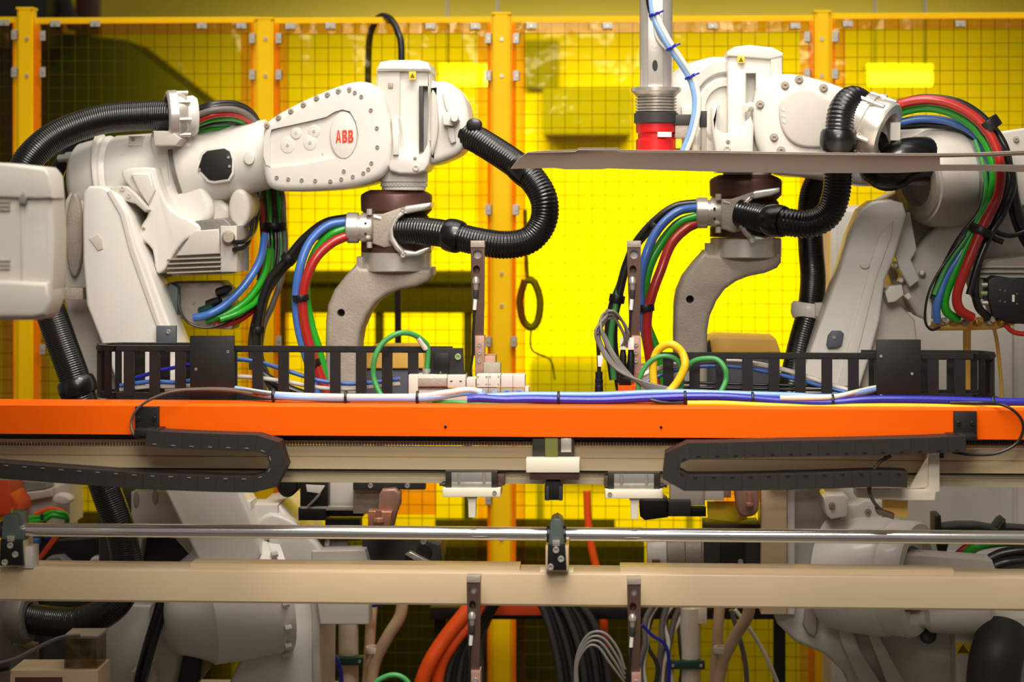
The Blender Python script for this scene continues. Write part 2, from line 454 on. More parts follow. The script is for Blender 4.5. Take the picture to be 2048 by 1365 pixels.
def fence_panel(x0, x1, top, label, clips, sheet=(18, 18)):
    xa, xb = V(x0, 700, FY).x, V(x1, 700, FY).x
    zt, zb = zof(top, FY), 0.12
    t = thing('mesh_fence', label, 'fence panel', Vector(((xa + xb) / 2, FY, zb)), 'mesh fence panels with amber film')
    bm = bmesh.new()
    def bar(ax, az, bx, bz, r, y=FY):
        c = bmesh.ops.create_cube(bm, size=1)['verts']
        for v in c: v.co = Vector(((ax + bx) / 2 + v.co.x * (abs(bx - ax) + 2 * r), y + v.co.y * 2 * r, (az + bz) / 2 + v.co.z * (abs(bz - az) + 2 * r)))
    g = 0.050; n = max(1, int((xb - xa) / g))
    for k in range(1, n + 1): bar(xa + k * g, zb, xa + k * g, zt, 0.0010)
    k = 0
    while zt - k * g > zb: bar(xa, zt - k * g, xb, zt - k * g, 0.0010, FY + 0.0024); k += 1
    w = obj('wire_mesh', bm, 'wire', t); w['kind'] = 'stuff'
    fr = 0.012
    plane_box('frame_bar', (xa, FY - fr, zt - 0.012), (xb, FY + fr, zt + 0.012), 'fence_yellow', t)
    plane_box('frame_bar', (xa, FY - fr, zb - 0.012), (xb, FY + fr, zb + 0.012), 'fence_yellow', t)
    plane_box('frame_bar', (xa, FY - fr, zb + 0.012), (xa + 0.018, FY + fr, zt - 0.012), 'fence_yellow', t)
    plane_box('frame_bar', (xb - 0.018, FY - fr, zb + 0.012), (xb, FY + fr, zt - 0.012), 'fence_yellow', t)
    # amber film hung in front of the mesh, slightly wavy at the edge
    bm = bmesh.new(); nx, nz = 24, 40
    sa, sb = xa + sheet[0] * S(FY), xb - sheet[1] * S(FY)
    grid = []
    for i in range(nx + 1):
        col = []
        for j in range(nz + 1):
            x = sa + (sb - sa) * i / nx; z = zb + 0.02 + (zt - 0.035 - zb - 0.02) * j / nz
            e = max(0, abs(i / nx - 0.5) * 2 - 0.8) / 0.2
            y = FY - 0.020 - 0.012 * e * math.sin(j * 1.9 + i) - 0.004 * math.sin(i * 0.9 + j * 0.35)
            col.append(bm.verts.new((x, y, z)))
        grid.append(col)
    for i in range(nx):
        for j in range(nz): bm.faces.new((grid[i][j], grid[i + 1][j], grid[i + 1][j + 1], grid[i][j + 1]))
    obj('amber_film', bm, 'sheet', t, 180)
    # second orange film strips along the borders
    for sx0, sx1, sz0, sz1 in ((xa + 0.004, sa + 0.02, zb, zt - 0.01), (sb - 0.02, xb - 0.004, zb, zt - 0.01), (sa + 0.02, sb - 0.02, zt - 0.05, zt - 0.01)):
        bm = bmesh.new(); m_ = 30; vs = []
        for k in range(m_ + 1):
            u = k / m_
            if sx1 - sx0 < sz1 - sz0:
                z = sz0 + (sz1 - sz0) * u; yy = FY - 0.034 - 0.007 * math.sin(k * 2.3)
                vs.append((bm.verts.new((sx0, FY - 0.030, z)), bm.verts.new((sx1, yy, z))))
            else:
                x = sx0 + (sx1 - sx0) * u; yy = FY - 0.034 - 0.007 * math.sin(k * 2.3)
                vs.append((bm.verts.new((x, yy, sz0)), bm.verts.new((x, FY - 0.030, sz1))))
        for a, b in zip(vs, vs[1:]): bm.faces.new((a[0], a[1], b[1], b[0]))
        obj('orange_film_strip', bm, 'strip', t, 180)
    for cx, cy in clips:
        c = place('clip', CLIP, V(cx, cy, FY - 0.048), t, (0, math.radians(90) if cy < 62 else 0, 0))
        bolt(B_STEEL, cx, cy, FY - 0.051, t, 0.6, 'clip_screw')
    return t
fence_panel(-420, 37, 36, 'amber film fence panel at the extreme left edge', [(8, 46), (29, 70), (29, 145), (29, 460)])
fence_panel(71, 513, 38, 'amber film fence panel behind the hose of the left robot', [(86, 72), (86, 145), (110, 48), (190, 48), (403, 52), (482, 52), (505, 77), (505, 150), (505, 700), (86, 700)])
fence_panel(550, 985, 40, 'amber film fence panel behind the left robot wrist column', [(580, 53), (660, 52), (860, 53), (950, 53), (558, 77), (558, 150), (977, 77), (977, 152), (977, 420), (558, 683), (977, 684), (977, 1000)])
fence_panel(1022, 1627, 40, 'wide amber film fence panel behind the red gripper and mast', [(1062, 52), (1215, 52), (1425, 52), (1590, 52), (1033, 77), (1033, 152), (1032, 420), (1028, 684), (1615, 74), (1615, 148)])
fence_panel(1660, 2420, 36, 'amber film fence panel at right above red and green cables', [(1695, 48), (1920, 48), (1671, 74), (1671, 148)])

# ------------------------------------------------------------------ behind the fence
t = thing('ventilation_hood', 'dark sheet-metal hood behind the fence, upper left', 'hood', V(150, 350, 10.5))
slab('hood_body', [(-420, 60), (80, 60), (250, 80), (470, 250), (500, 400), (-420, 400)], 10.4, 10.9, 'darkolive', t, 3)
box('hood_duct', -420, -60, 95, 90, 10.0, 10.3, 'darkolive', t, 2)
slab('hood_stay', [(95, -60), (118, -60), (160, 60), (135, 60)], 10.2, 10.25, 'charcoal', t, 1)
box('hood_flange', 150, -60, 198, 70, 10.45, 10.5, 'brown', t, 2)
o = box('hood_leg', -400, 400, -360, 1270, 10.5, 10.6, 'darkolive', t, 1)
o = box('hood_leg', 40, 400, 62, 1270, 10.5, 10.6, 'darkolive', t, 1)
def back_box(name, label, cat, x0, y0, x1, y1, Y0, Y1, m, parts=(), legs=()):
    t = thing(name, label, cat, V((x0 + x1) / 2, y1, Y0))
    box('body', x0, y0, x1, y1, Y0, Y1, m, t, 2)
    for (a, b, c, d, mm) in parts: box('panel', a, b, c, d, Y0 - 0.02, Y0, mm, t, 1)
    for lx in legs:
        p = V(lx, y1, Y0)
        plane_box('leg', (p.x - 0.02, Y0 + 0.02, 0), (p.x + 0.02, Y0 + 0.06, p.z), m, t)
    return t
back_box('conveyor_beam', 'olive conveyor beam seen through amber film behind left gun arm', 'beam', 545, 545, 960, 627, 9.1, 9.4, 'olive', [(545, 565, 960, 572, 'darkolive')], (757, 935, 560))
back_box('machine_cabinet', 'greenish cabinet through film left of the red gripper', 'cabinet', 1085, 175, 1262, 268, 11.7, 11.998, 'dimolive')
back_box('machine_screen', 'green panel behind the fence beside the middle post top', 'panel', 1050, 80, 1116, 176, 11.9, 11.998, 'dimolive')
back_box('work_table', 'olive table top through film beyond the valve block', 'table', 1060, 728, 1400, 790, 11.4, 11.97, 'dimolive', (), (1080, 1380))
back_box('parts_bin', 'dark olive bin low behind the fence, centre', 'bin', 600, 1095, 1290, 1400, 8.4, 8.9, 'darkolive', [(870, 1040, 1230, 1062, 'olive')])
back_box('floor_cabinet', 'dark cabinet low behind the fence, left', 'cabinet', 60, 1060, 420, 1440, 8.3, 8.8, 'darkolive')
for cx, lab in ((945, 'bright ceiling light seen beside the left robot wrist drum'), (1800, 'yellow glowing light above the right robot cables')):
    t = thing('light_fixture', lab, 'light', V(cx, 150, 10.6), 'hall light fixtures')
    box('housing', cx - 66, 128, cx + 66, 142, 10.55, 10.75, 'ltgrey', t, 1)
    lathe('tube', V(cx - 62, 158, 10.62), V(cx + 62, 158, 10.62), [(0, .035), (1, .035)], 'tube_glow', t, 16)
    for s in (-50, 50):
        p = V(cx + s, 128, 10.62)
        plane_box('hanger', (p.x - .006, 10.61, p.z), (p.x + .006, 10.63, 5.9), 'charcoal', t)
# teach pendant hook and hanging loop behind the film
t = thing('hanging_hook', 'green looped hook hanging behind amber film right of the middle post', 'hook', V(1062, 690, 7.412))
tube('hook_loop', [(1050, 560, 7.412), (1040, 600, 7.412), (1046, 640, 7.412), (1062, 655, 7.412), (1076, 640, 7.412), (1080, 600, 7.412), (1068, 565, 7.412), (1050, 560, 7.412)], 7.5, 'olive', t, 8)
tube('hook_strap', [(1050, 420, 7.412), (1052, 500, 7.412), (1055, 562, 7.412)], 4, 'olive', t, 8)
tube('hook_cord', [(1062, 655, 7.412), (1064, 700, 7.412), (1100, 720, 7.56), (1110, 760, 7.56)], 2, 'olive', t, 6)
# black cable hung over the top of the fence
t = thing('fence_cable', 'thick black cable looped over the fence top behind left wrist column', 'cable', V(797, 760, 7.3))
tube('cable', [(797, 790, 7.33), (796, 600, 7.33), (797, 300, 7.33), (803, 110, 7.33), (795, 62, 7.34), (780, 38, 7.37), (762, 33, 7.42), (748, 50, 7.47), (738, 90, 7.5), (736, 220, 7.5), (736, 330, 7.5)], 7, 'c_black', t, 10)
# white cabinet in front of the fence on the right
t = thing('white_cabinet', 'tall white cabinet behind the right robot', 'cabinet', V(1860, 1600, 7.05))
p0, p1 = V(1662, 412, 7.0), V(2330, 412, 7.0)
plane_box('body', (p0.x, 7.0, 0.0), (p1.x, 7.28, p0.z), 'white', t)
plane_box('door', (p0.x + 0.02, 6.985, 0.1), (p0.x + 0.62, 7.0, p0.z - 0.02), 'white', t)
plane_box('door', (p0.x + 0.64, 6.985, 0.1), (p1.x - 0.02, 7.0, p0.z - 0.02), 'white', t)
# ================================================================== fixture machine: beams, rails, shaft
TL = lambda y, x: y + (x - 1024) * 0.0085          # the machine's long edges drop a little to the right in the picture (it stands nearer there)
XL, XR = -190, 2260
# uprights just outside the picture that carry the beams
def upright(px, label):
    p = V(px, 800, 5.6)
    t = thing('frame_upright', label, 'upright', Vector((p.x, 5.6, 0)), 'machine frame uprights')
    plane_box('column', (p.x - 0.06, 5.48, 0.012), (p.x + 0.06, 5.72, 1.85), 'beige', t)
    plane_box('foot_plate', (p.x - 0.12, 5.42, 0), (p.x + 0.12, 5.78, 0.012), 'beige', t)
upright(XL - 62, 'beige machine upright at the left end of the orange beam')
upright(XR + 62, 'beige machine upright at the right end of the orange beam')

def hbeam(name, label, cat, yt, yb, Y0, Y1, m, rnd=4, x0=XL, x1=XR, holes=()):
    z0, z1 = V(1024, yb, Y0).z, V(1024, yt, Y0).z
    a, b = V(x0, yt, Y0).x, V(x1, yt, Y0).x
    return z0, z1, a, b
def prism(name, prof, x0, x1, m, parent, label=None):
    """profile [(Y, py at the frame centre)] carried along X between two pixel columns"""
    Y = prof[0][0]; a, b = V(x0, 800, Y).x, V(x1, 800, Y).x
    bm = bmesh.new()
    q = [(y, V(1024, py, y).z) for y, py in prof]
    A = [bm.verts.new((a, y, z)) for y, z in q]; B = [bm.verts.new((b, y, z)) for y, z in q]
    n = len(q)
    for i in range(n): bm.faces.new((A[i], A[(i + 1) % n], B[(i + 1) % n], B[i]))
    bm.faces.new(A); bm.faces.new(B)
    return obj(name, bm, m, parent, 25, label)
def prismz(name, prof, x0, x1, m, parent, label=None):
    """profile [(Y, z)]"""
    Y = prof[0][0]; a, b = V(x0, 800, Y).x, V(x1, 800, Y).x
    bm = bmesh.new()
    A = [bm.verts.new((a, y, z)) for y, z in prof]; B = [bm.verts.new((b, y, z)) for y, z in prof]
    n = len(prof)
    for i in range(n): bm.faces.new((A[i], A[(i + 1) % n], B[(i + 1) % n], B[i]))
    bm.faces.new(A); bm.faces.new(B)
    return obj(name, bm, m, parent, 25, label)

# --- orange beam
BY = 5.35
zt, zb = V(1024, 812, BY).z, V(1024, 874, BY).z
t = thing('orange_beam', 'long orange painted beam across the whole picture', 'beam', Vector((0, BY + 0.05, zb)))
prismz('beam_body', [(BY, zb), (BY, zt - 0.006), (BY + 0.006, zt), (BY + 0.11, zt), (BY + 0.116, zt - 0.006), (BY + 0.116, zb)], XL, XR, 'orange', t)
for hx, hy in ((891, 854), (1322, 855)):
    bolt(B_BLACK, hx, hy, BY - 0.0005, t, 0.55, 'drilled_hole')
ztop = zt
# --- linear axis below it: slotted extrusion, toothed belt, steel rail
t = thing('linear_axis', 'beige linear axis extrusion with toothed belt below the orange beam', 'linear axis', Vector((0, 5.5, V(1024, 965, 5.5).z)))
EX = 5.41
prism('extrusion', [(EX, 893), (EX, 915), (EX + 0.004, 917), (EX, 919), (EX, 941), (EX + 0.14, 941), (EX + 0.14, 893)], XL, XR, 'beigealu', t)
prism('shadow_gap_fill', [(EX + 0.006, 870), (EX + 0.006, 885), (EX + 0.05, 885), (EX + 0.05, 870)], XL, XR, 'black', t)  # black filler painted in for the shadow gap under the orange beam
prism('belt_strip', [(EX - 0.004, 884), (EX - 0.004, 892), (EX + 0.03, 892), (EX + 0.03, 884)], XL, XR, 'c_tan', t)
bm = bmesh.new()
for px in range(0, 2048, 6):
    a = V(px, TL(886, px) * 0 + 886, EX - 0.006); c = bmesh.ops.create_cube(bm, size=1)['verts']
    for v in c: v.co = Vector((a.x + v.co.x * 0.0042, EX - 0.0055 + v.co.y * 0.003, a.z - 0.003 + v.co.z * 0.0085))
o = obj('belt_teeth', bm, 'c_brown', t); o['kind'] = 'stuff'
prism('rail', [(EX + 0.02, 942), (EX + 0.02, 950), (EX + 0.026, 952), (EX + 0.026, 956), (EX + 0.02, 958), (EX + 0.02, 968), (EX + 0.10, 968), (EX + 0.10, 942)], XL, XR, 'rail', t)
prism('rail_lip', [(EX + 0.008, 941), (EX + 0.008, 945), (EX + 0.09, 945), (EX + 0.09, 941)], XL, XR, 'darksteel', t)

# --- carriages under the rail
def carriage(cx, dy, flip, label):
    t = thing('rail_carriage', label, 'carriage', V(cx, 1040 + dy, 5.40), 'carriages on the lower rail')
    Y = 5.375
    box('carriage_block', cx - 52, 943 + dy, cx + 52, 982 + dy, Y, Y + 0.10, 'darksteel', t, 2)
    box('front_plate', cx - 40, 946 + dy, cx + 40, 968 + dy, Y - 0.006, Y, 'midgrey', t, 1)
    box('lower_plate', cx - 40, 965 + dy, cx + 40, 977 + dy, Y - 0.010, Y - 0.006, 'steel', t, 1)
    for s in (-25, 25):
        lathe('guide_pin', V(cx + s, 946 + dy, Y - 0.010), V(cx + s, 966 + dy, Y - 0.010), [(0, .004), (1, .004)], 'steel', t, 10)
    box('end_seal', cx - 60 if flip else cx + 52, 950 + dy, cx - 52 if flip else cx + 66, 972 + dy, Y + 0.01, Y + 0.09, 'bronze', t, 1)
    box('cream_plate', cx - 58, 978 + dy, cx + 58, 995 + dy, Y - 0.02, Y + 0.08, 'cream', t, 2.5)
    bolt(B_STEEL, cx - 48 if flip else cx + 46, 986 + dy, Y - 0.0205, t, 0.7)
    slab('stop_finger', [(cx - 10, 995 + dy), (cx + 12, 995 + dy), (cx + 9, 1002 + dy), (cx + 8, 1036 + dy), (cx - 6, 1036 + dy), (cx - 7, 1002 + dy)], Y - 0.005, Y + 0.025, 'cream', t, 1)
    lathe('grease_nipple', V(cx + (52 if flip else -52), 968 + dy, Y + 0.02), V(cx + (66 if flip else -64), 970 + dy, Y + 0.02), [(0, .007), (.5, .007), (.5, .004), (1, .004)], 'darksteel', t, 10)
carriage(943, 0, False, 'dark rail carriage with cream plate left of the white block')
carriage(1268, 3, True, 'dark rail carriage with cream plate right of the white block')
# --- centre bracket with white block and black clip
t = thing('centre_bracket', 'olive bracket with cream white block hanging from the beam centre', 'bracket', V(1106, 1000, 5.36))
Y = 5.365
box('bracket_plate', 1065, 877, 1148, 920, Y, Y + 0.044, 'darksteel', t, 1)
box('bracket_web', 1090, 877, 1116, 918, Y - 0.012, Y, 'olive', t, 1)
box('steel_tab', 1122, 877, 1143, 905, Y - 0.010, Y, 'steel', t, 1)
box('white_block', 1052, 919, 1159, 946, Y - 0.055, Y - 0.001, 'cream', t, 2)
box('under_plate', 1060, 946, 1158, 960, Y - 0.045, Y + 0.03, 'brown', t, 1)
slab('clip_body', [(1092, 961), (1121, 961), (1121, 974), (1125, 974), (1125, 1001), (1089, 1001), (1089, 974), (1092, 974)], Y - 0.03, Y + 0.02, 'black', t, 1)
for s in (1092, 1118): box('clip_jaw', s, 972, s + 6, 1002, Y - 0.036, Y - 0.03, 'charcoal', t, 0.5)

# --- cable carriers below the beam (polygonal loops)
def carrier(label, center, half_px, Y0, Y1, m, label_b, slots):
    """center: pixel polyline of the chain's middle; built link by link along it"""
    t = thing('cable_carrier', label, 'cable carrier', V(center[0][0], center[0][1] + half_px, Y0), 'black cable carriers below the orange beam')
    pts = [Vector((x, y, 0)) for x, y in center]
    L = [0]
    for a, b in zip(pts, pts[1:]): L.append(L[-1] + (b - a).length)
    pitch = 36.5; n = int(L[-1] / pitch)
    def at(s):
        for j in range(len(pts) - 1):
            if L[j + 1] >= s or j == len(pts) - 2:
                u = (s - L[j]) / (L[j + 1] - L[j]); return pts[j].lerp(pts[j + 1], u)
    for k in range(n):
        a, b = at(k * L[-1] / n), at((k + 1) * L[-1] / n)
        d = (b - a).normalized(); nn = Vector((-d.y, d.x, 0))
        if k == 0: pa = nn
        else:
            pa = (nn + prev).normalized(); pa = pa / max(0.6, pa.dot(nn))
        a2 = at((k + 2) * L[-1] / n) if k < n - 1 else b + d
        d2 = (a2 - b).normalized(); n2 = Vector((-d2.y, d2.x, 0))
        pb = (nn + n2).normalized(); pb = pb / max(0.6, pb.dot(nn))
        prev = nn
        g = 0.0
        poly = [a + pa * half_px + d * g, b + pb * half_px - d * g, b - pb * half_px - d * g, a - pa * half_px + d * g]
        lk = slab('link', [(p.x, p.y) for p in poly], Y0, Y1, m, t, 0.3, 0, (), None, 1)
        if slots:
            mid = (a + b) / 2 + nn * (half_px - 5) * slots; 
            q = [mid + d * 4 + nn * .7, mid - d * 4 + nn * .7, mid - d * 4 - nn * .7, mid + d * 4 - nn * .7]
            slab('link_notch', [(p.x, p.y) for p in q], Y0 - 0.002, Y0, label_b, lk, 0)
    return t
t = carrier('black cable carrier loop below the beam at left', [(-80, 936), (120, 951), (300, 964), (440, 969), (520, 970), (548, 958), (556, 938), (556, 912), (543, 894), (520, 887), (420, 884), (330, 880), (292, 876)], 16, 5.265, 5.335, 'belowchain', 'midgrey', -1)
tb = t
slab('mount_plate', [(270, TL(820, 270)), (317, TL(820, 317)), (317, 864), (310, 868), (275, 868), (270, 862)], 5.335, 5.35, 'blackmetal', t, 1.5)
for hx in (277, 308): bolt(B_BLACK, hx, 838, 5.334, t, 0.9)
box('mount_flange', 268, 860, 318, 874, 5.27, 5.35, 'blackmetal', t, 1)
t = carrier('black cable carrier loop below the beam at right', [(1932, 888), (1850, 892), (1700, 896), (1560, 898), (1430, 902), (1375, 902), (1348, 914), (1336, 938), (1350, 962), (1375, 967), (1500, 966), (1650, 962), (1765, 958), (1815, 960)], 16, 5.265, 5.335, 'belowchain', 'black', -1)
box('mount_plate', 1908, TL(816, 1908), 1954, 882, 5.335, 5.35, 'blackmetal', t, 1.5)
for hx in (1917, 1945): bolt(B_BLACK, hx, 848, 5.334, t, 0.9)
box('mount_flange', 1900, 872, 1955, 882, 5.27, 5.35, 'blackmetal', t, 1)
# --- beige angle bracket holding the right carrier
t = thing('angle_bracket', 'beige L shaped bracket under the right cable carrier', 'bracket', V(1800, 1000, 5.35))
slab('bracket_plate', [(1858, 908), (1879, 908), (1880, 984), (1872, 986), (1870, 1002), (1800, 1002), (1714, 996), (1714, 980), (1852, 980), (1857, 972)], 5.34, 5.42, 'cream', t, 2)
slab('gusset', [(1858, 912), (1858, 976), (1818, 978)], 5.36, 5.372, 'cream', t, 1)
box('mount_lug', 1766, 1002, 1816, 1036, 5.40, 5.42, 'tan_cover', t, 2)
box('top_lug', 1879, 906, 1888, 917, 5.35, 5.40, 'black', t, 1)
t = thing('sensor_cable', 'thin brown sensor cable dangling from the beige L bracket', 'cable', V(1770, 1030, 5.3))
tube('cable', [(1782, 912, 5.31), (1758, 926, 5.31), (1744, 950, 5.31), (1738, 980, 5.31), (1748, 1005, 5.31), (1762, 1020, 5.33), (1775, 1028, 5.35)], 3.5, 'c_brown', t, 8)
tube('cable', [(1772, 912, 5.315), (1750, 940, 5.315), (1740, 985, 5.315)], 1.6, 'c_black', t, 8)
slab('cable_end', [(1752, 1018), (1790, 1030), (1788, 1040), (1756, 1030)], 5.32, 5.36, 'c_brown', t, 1)

# --- chrome shaft with bearing blocks
SY = 5.40
t = thing('chrome_shaft', 'long bright chrome shaft above the beige beam', 'shaft', V(1024, 1085, SY))
pa, pb = V(-150, 1069, SY), V(2250, 1069, SY)
pa.z = pb.z = V(1024, 1068, SY).z
lathe('shaft', pa, pb, [(0, .0185), (1, .0185)], 'chrome', t, 40)
def bearing(px, label, s=1.0):
    t = thing('bearing_block', label, 'bearing block', V(px, 1142, SY), 'shaft bearing blocks')
    y0 = TL(1142, px) - 1143
    def q(l): return [(px + a * s, b + y0) for a, b in l]
    Y = SY - 0.045
    ring = [(-13, 1050), (-11, 1042), (-5, 1038), (5, 1038), (11, 1043), (13, 1052), (15, 1080), (16, 1096), (-16, 1096), (-15, 1080)]
    slab('bearing_housing', q(ring), Y, SY + 0.045, 'greypaint', t, 2.5)
    slab('foot_plate', q([(-17, 1090), (17, 1090), (20, 1141), (-18, 1141)]), Y - 0.012, Y, 'black', t, 1)
    box('foot_block', px - 22, 1095 + y0, px + 24, 1142 + y0, Y, SY + 0.05, 'beige', t, 1.5)
    box('nut', px - 8, 1082 + y0, px + 7, 1094 + y0, Y - 0.012, Y, 'steel', t, 1)
    bolt(B_STEEL, px - 1, 1101 + y0, Y - 0.0125, t, 1.0)
    bolt(B_STEEL, px + 9, 1119 + y0, Y - 0.0125, t, 1.0)
    bolt(B_STEEL, px - 12, 1135 + y0, Y - 0.0125, t, 1.0)
    lathe('grease_nipple', V(px + 2, 1038 + y0, Y + 0.03), V(px + 2, 1026 + y0, Y + 0.03), [(0, .004), (.5, .004), (.5, .0028), (1, .0028)], 'brass', t, 10)
    for s_ in (-1, 1):
        ringband('shaft_collar', V(px + s_ * 15, 1068, SY) * 1 + Vector((0, 0, pa.z - V(px, 1068, SY).z)), Vector((1, 0, 0)), .018, .024, .012, 'darksteel', t)
bearing(1113, 'black and grey shaft bearing block at the middle of the beige beam')
bearing(22, 'black and grey shaft bearing block at the left edge of the picture', 1.25)

# --- lower beige beam
LY = 5.385
zt2, zb2 = V(1024, 1146, LY).z, V(1024, 1213, LY).z
t = thing('beige_beam', 'long beige painted beam below the chrome shaft', 'beam', Vector((0, LY + 0.05, zb2)))
prismz('beam_body', [(LY, zb2 + 0.006), (LY + 0.004, zb2), (LY + 0.12, zb2), (LY + 0.12, zt2), (LY + 0.007, zt2), (LY + 0.002, zt2 - 0.002), (LY, zt2 - 0.007)], XL, XR, 'beige', t)
for a, b in ((384, 1040), (1240, 1905)):
    pa2, pb2 = V(a, 1140, LY + 0.05), V(b, 1140, LY + 0.05)
    plane_box('top_strip', (pa2.x, LY + 0.03, zt2), (pb2.x, LY + 0.10, zt2 + 0.012), 'beige', t)
for px in (1113, 22):
    p = V(px, 1143, LY)
    plane_box('weld_pad', (p.x - .045, LY + .012, zt2), (p.x + .045, LY + .07, zt2 + .004), 'cream', t)

# --- locating posts: one pair above, one pair in front of the lower beam
def locating_post(px, py, Y, label, h=270, extra=None):
    t = thing('locating_post', label, 'post', V(px, py + h + 25, Y), 'brown locating posts')
    slab('bar', [(px - 14, py), (px + 14, py), (px + 13, py + 120), (px + 11, py + h - 40), (px - 8, py + h - 40), (px - 10, py + 160), (px - 13, py + 60)], Y, Y + 0.03, ['bronze', 'steel'], t, 0.8, 0,
         [(circ(px, py + 27, 9, 9, 18), 0.02, 1), (circ(px - 2, py + 58, 7, 9, 16), 0.026, 0)])
    box('top_block', px - 14, py, px + 14, py + 13, Y - 0.003, Y + 0.034, 'cast', t, 1)
    lathe('sensor', V(px - 3, py + 72, Y - 0.008), V(px - 3, py + 98, Y - 0.008), [(0, .006), (.2, .010), (.5, .010), (.5, .008), (1, .006)], 'steel', t, 14)
    lathe('sensor_plug', V(px - 3, py + 98, Y - 0.008), V(px - 4, py + 118, Y - 0.008), [(0, .007), (.5, .008), (1, .005)], 'charcoal', t, 12)
    tube('cable_marker', [(px - 4, py + 116, Y - 0.008), (px - 6, py + 138, Y - 0.006)], 4, 'label_white', t, 8)
    tube('sensor_cable', [(px - 6, py + 136, Y - 0.006), (px - 9, py + 180, Y - 0.008), (px - 10, py + 230, Y - 0.006), (px - 14, py + 262, Y - 0.004), (px - 6, py + 290, Y - 0.002)], 2.5, 'c_black', t, 8)
    box('foot', px - 5, py + 190, px + 14, py + h, Y - 0.012, Y + 0.04, 'copperdull', t, 1)
    for k in range(3): bolt(B_STEEL, px + 4, py + 208 + 16 * k, Y - 0.0125, t, 0.7)
    box('foot_block', px - 3, py + h - 40, px + 36, py + h + 30, Y + 0.0, Y + 0.08, 'copperdull', t, 2)
    box('foot_clamp', px + 12, py + h - 26, px + 46, py + h + 10, Y - 0.02, Y + 0.02, 'cast', t, 2)
    return t
locating_post(955, 482, 5.60, 'brown steel post with sensor standing left of the yellow loop', 270)
locating_post(1268, 482, 5.60, 'brown steel post with sensor beside the red and green cables', 290)
locating_post(947, 1153, 5.27, 'brown steel post in front of the beige beam, left one')
locating_post(1268, 1157, 5.27, 'brown steel post in front of the beige beam, right one')
t = thing('post_rail', 'dark rail along the bottom edge carrying the lower posts', 'rail', V(1100, 1520, 5.3))
pz = V(1024, 1450, 5.3).z
plane_box('rail_body', (V(XL, 1000, 5.3).x, 5.25, pz - 0.08), (V(XR, 1000, 5.3).x, 5.37, pz), 'darksteel', t)
for px in (947, 1268):
    p = V(px, 1448, 5.3)
    plane_box('riser', (p.x - .01, 5.27, pz), (p.x + .05, 5.35, pz + 0.04), 'darksteel', t)
for px in (300, 1800):
    p = V(px, 1450, 5.3)
    plane_box('rail_leg', (p.x - .03, 5.27, 0), (p.x + .03, 5.35, pz - 0.08), 'darksteel', t)

# --- standing energy chains on top of the orange beam
CH = 5.56
def energy_chain(label, x_out, x_in, direction, top, bot, cy, end_plate, bars):
    """chain lying on its side: front strand x_in -> x_out, a bend, and a short back strand; link by link"""
    t = thing('energy_chain', label, 'energy chain', V((x_out + x_in) / 2, bot, CH), 'black energy chains standing behind the orange beam')
    zt_, zb_ = V(1024, top, CH).z, V(1024, bot, CH).z
    H = zt_ - zb_
    pitch = 52.3 * S(CH); bw = 21 * S(CH)
    bm = bmesh.new()
    def bx(x0, x1, y0, y1, z0, z1):
        c = bmesh.ops.create_cube(bm, size=1)['verts']
        for v in c: v.co = Vector(((x0 + x1) / 2 + v.co.x * (x1 - x0), (y0 + y1) / 2 + v.co.y * (y1 - y0), (z0 + z1) / 2 + v.co.z * (z1 - z0)))
    rim = 0.017
    bx(-pitch / 2, pitch / 2, -0.012, 0.012, H - rim, H)
    bx(-pitch / 2, pitch / 2, -0.012, 0.012, 0, rim)
    bx(-pitch / 2 + 0.004, pitch / 2 - 0.004, -0.015, 0.015, H - rim * 0.8, H - rim * 0.3)
    bx(-bw / 2, bw / 2, -0.014, -0.004, rim * 0.5, H - rim * 0.5)
    me = bpy.data.meshes.new('link'); bm.to_mesh(me); bm.free(); finish(me, 'chain')
    s = 1 if direction > 0 else -1
    xo, xi = V(x_out, 700, CH).x, V(x_in, 700, CH).x
    R = 0.055
    x = xi; k = 0
    path = []
    # front strand
    n = int(abs(xo - xi) / pitch)
    for i in range(n): path.append((xi + s * pitch * (i + 0.5), CH, 0))
    xe = xi + s * pitch * n
    nb = 4
    for i in range(nb):
        a = math.pi * (i + 0.5) / nb
        path.append((xe + s * R * math.sin(a), CH + R - R * math.cos(a), s * a))
    for i in range(4): path.append((xe - s * pitch * (i + 0.5), CH + 2 * R, math.pi))
    for (x, y, rz) in path:
        o = place('link', me, Vector((x, y, zb_)), t, (0, 0, rz))
        if 0 < abs(rz) < 3.1: o.scale.x = 0.62
    return t
t = energy_chain('black energy chain standing behind the beam at left, around the white lower arm', 232, 905, -1, 694, 801, 0, 1, 0)
tA = t
slab('end_plate', [(860, 697), (926, 697), (928, 742), (932, 746), (932, 752), (860, 752)], CH - 0.03, CH - 0.015, 'blackmetal', t, 1)
box('end_rib', 868, 706, 898, 750, CH - 0.036, CH - 0.03, 'black', t, 1)
bolt(B_STEEL, 916, 714, CH - 0.031, t, 0.9).data.materials
bolt(small('green_screw', lambda b: _lathe_y(b, [(0, .009), (.004, .009), (.005, .008), (.005, .004), (.002, .004)]), 'greenbolt'), 916, 714, CH - 0.033, t, 1.0, 'screw')
tB = energy_chain('black energy chain standing behind the beam at right, before the right robot', 1968, 1310, 1, 704, 796, 0, 1, 0)
def chain_bracket(x0, x1, y0, y1, label, dots):
    t = thing('chain_plate', label, 'plate', V((x0 + x1) / 2, y1, 5.5), 'black upright plates')
    box('plate', x0, y0, x1, y1, 5.488, 5.50, 'blackmetal', t, 0.8)
    box('plate_foot', x0, y1 - 4, x1, y1, 5.468, 5.488, 'blackmetal', t, 0.5)
    for x, y in dots: bolt(B_STEEL, x, y, 5.4875, t, 0.45)
    p = V((x0 + x1) / 2, y1, 5.5)
    return t
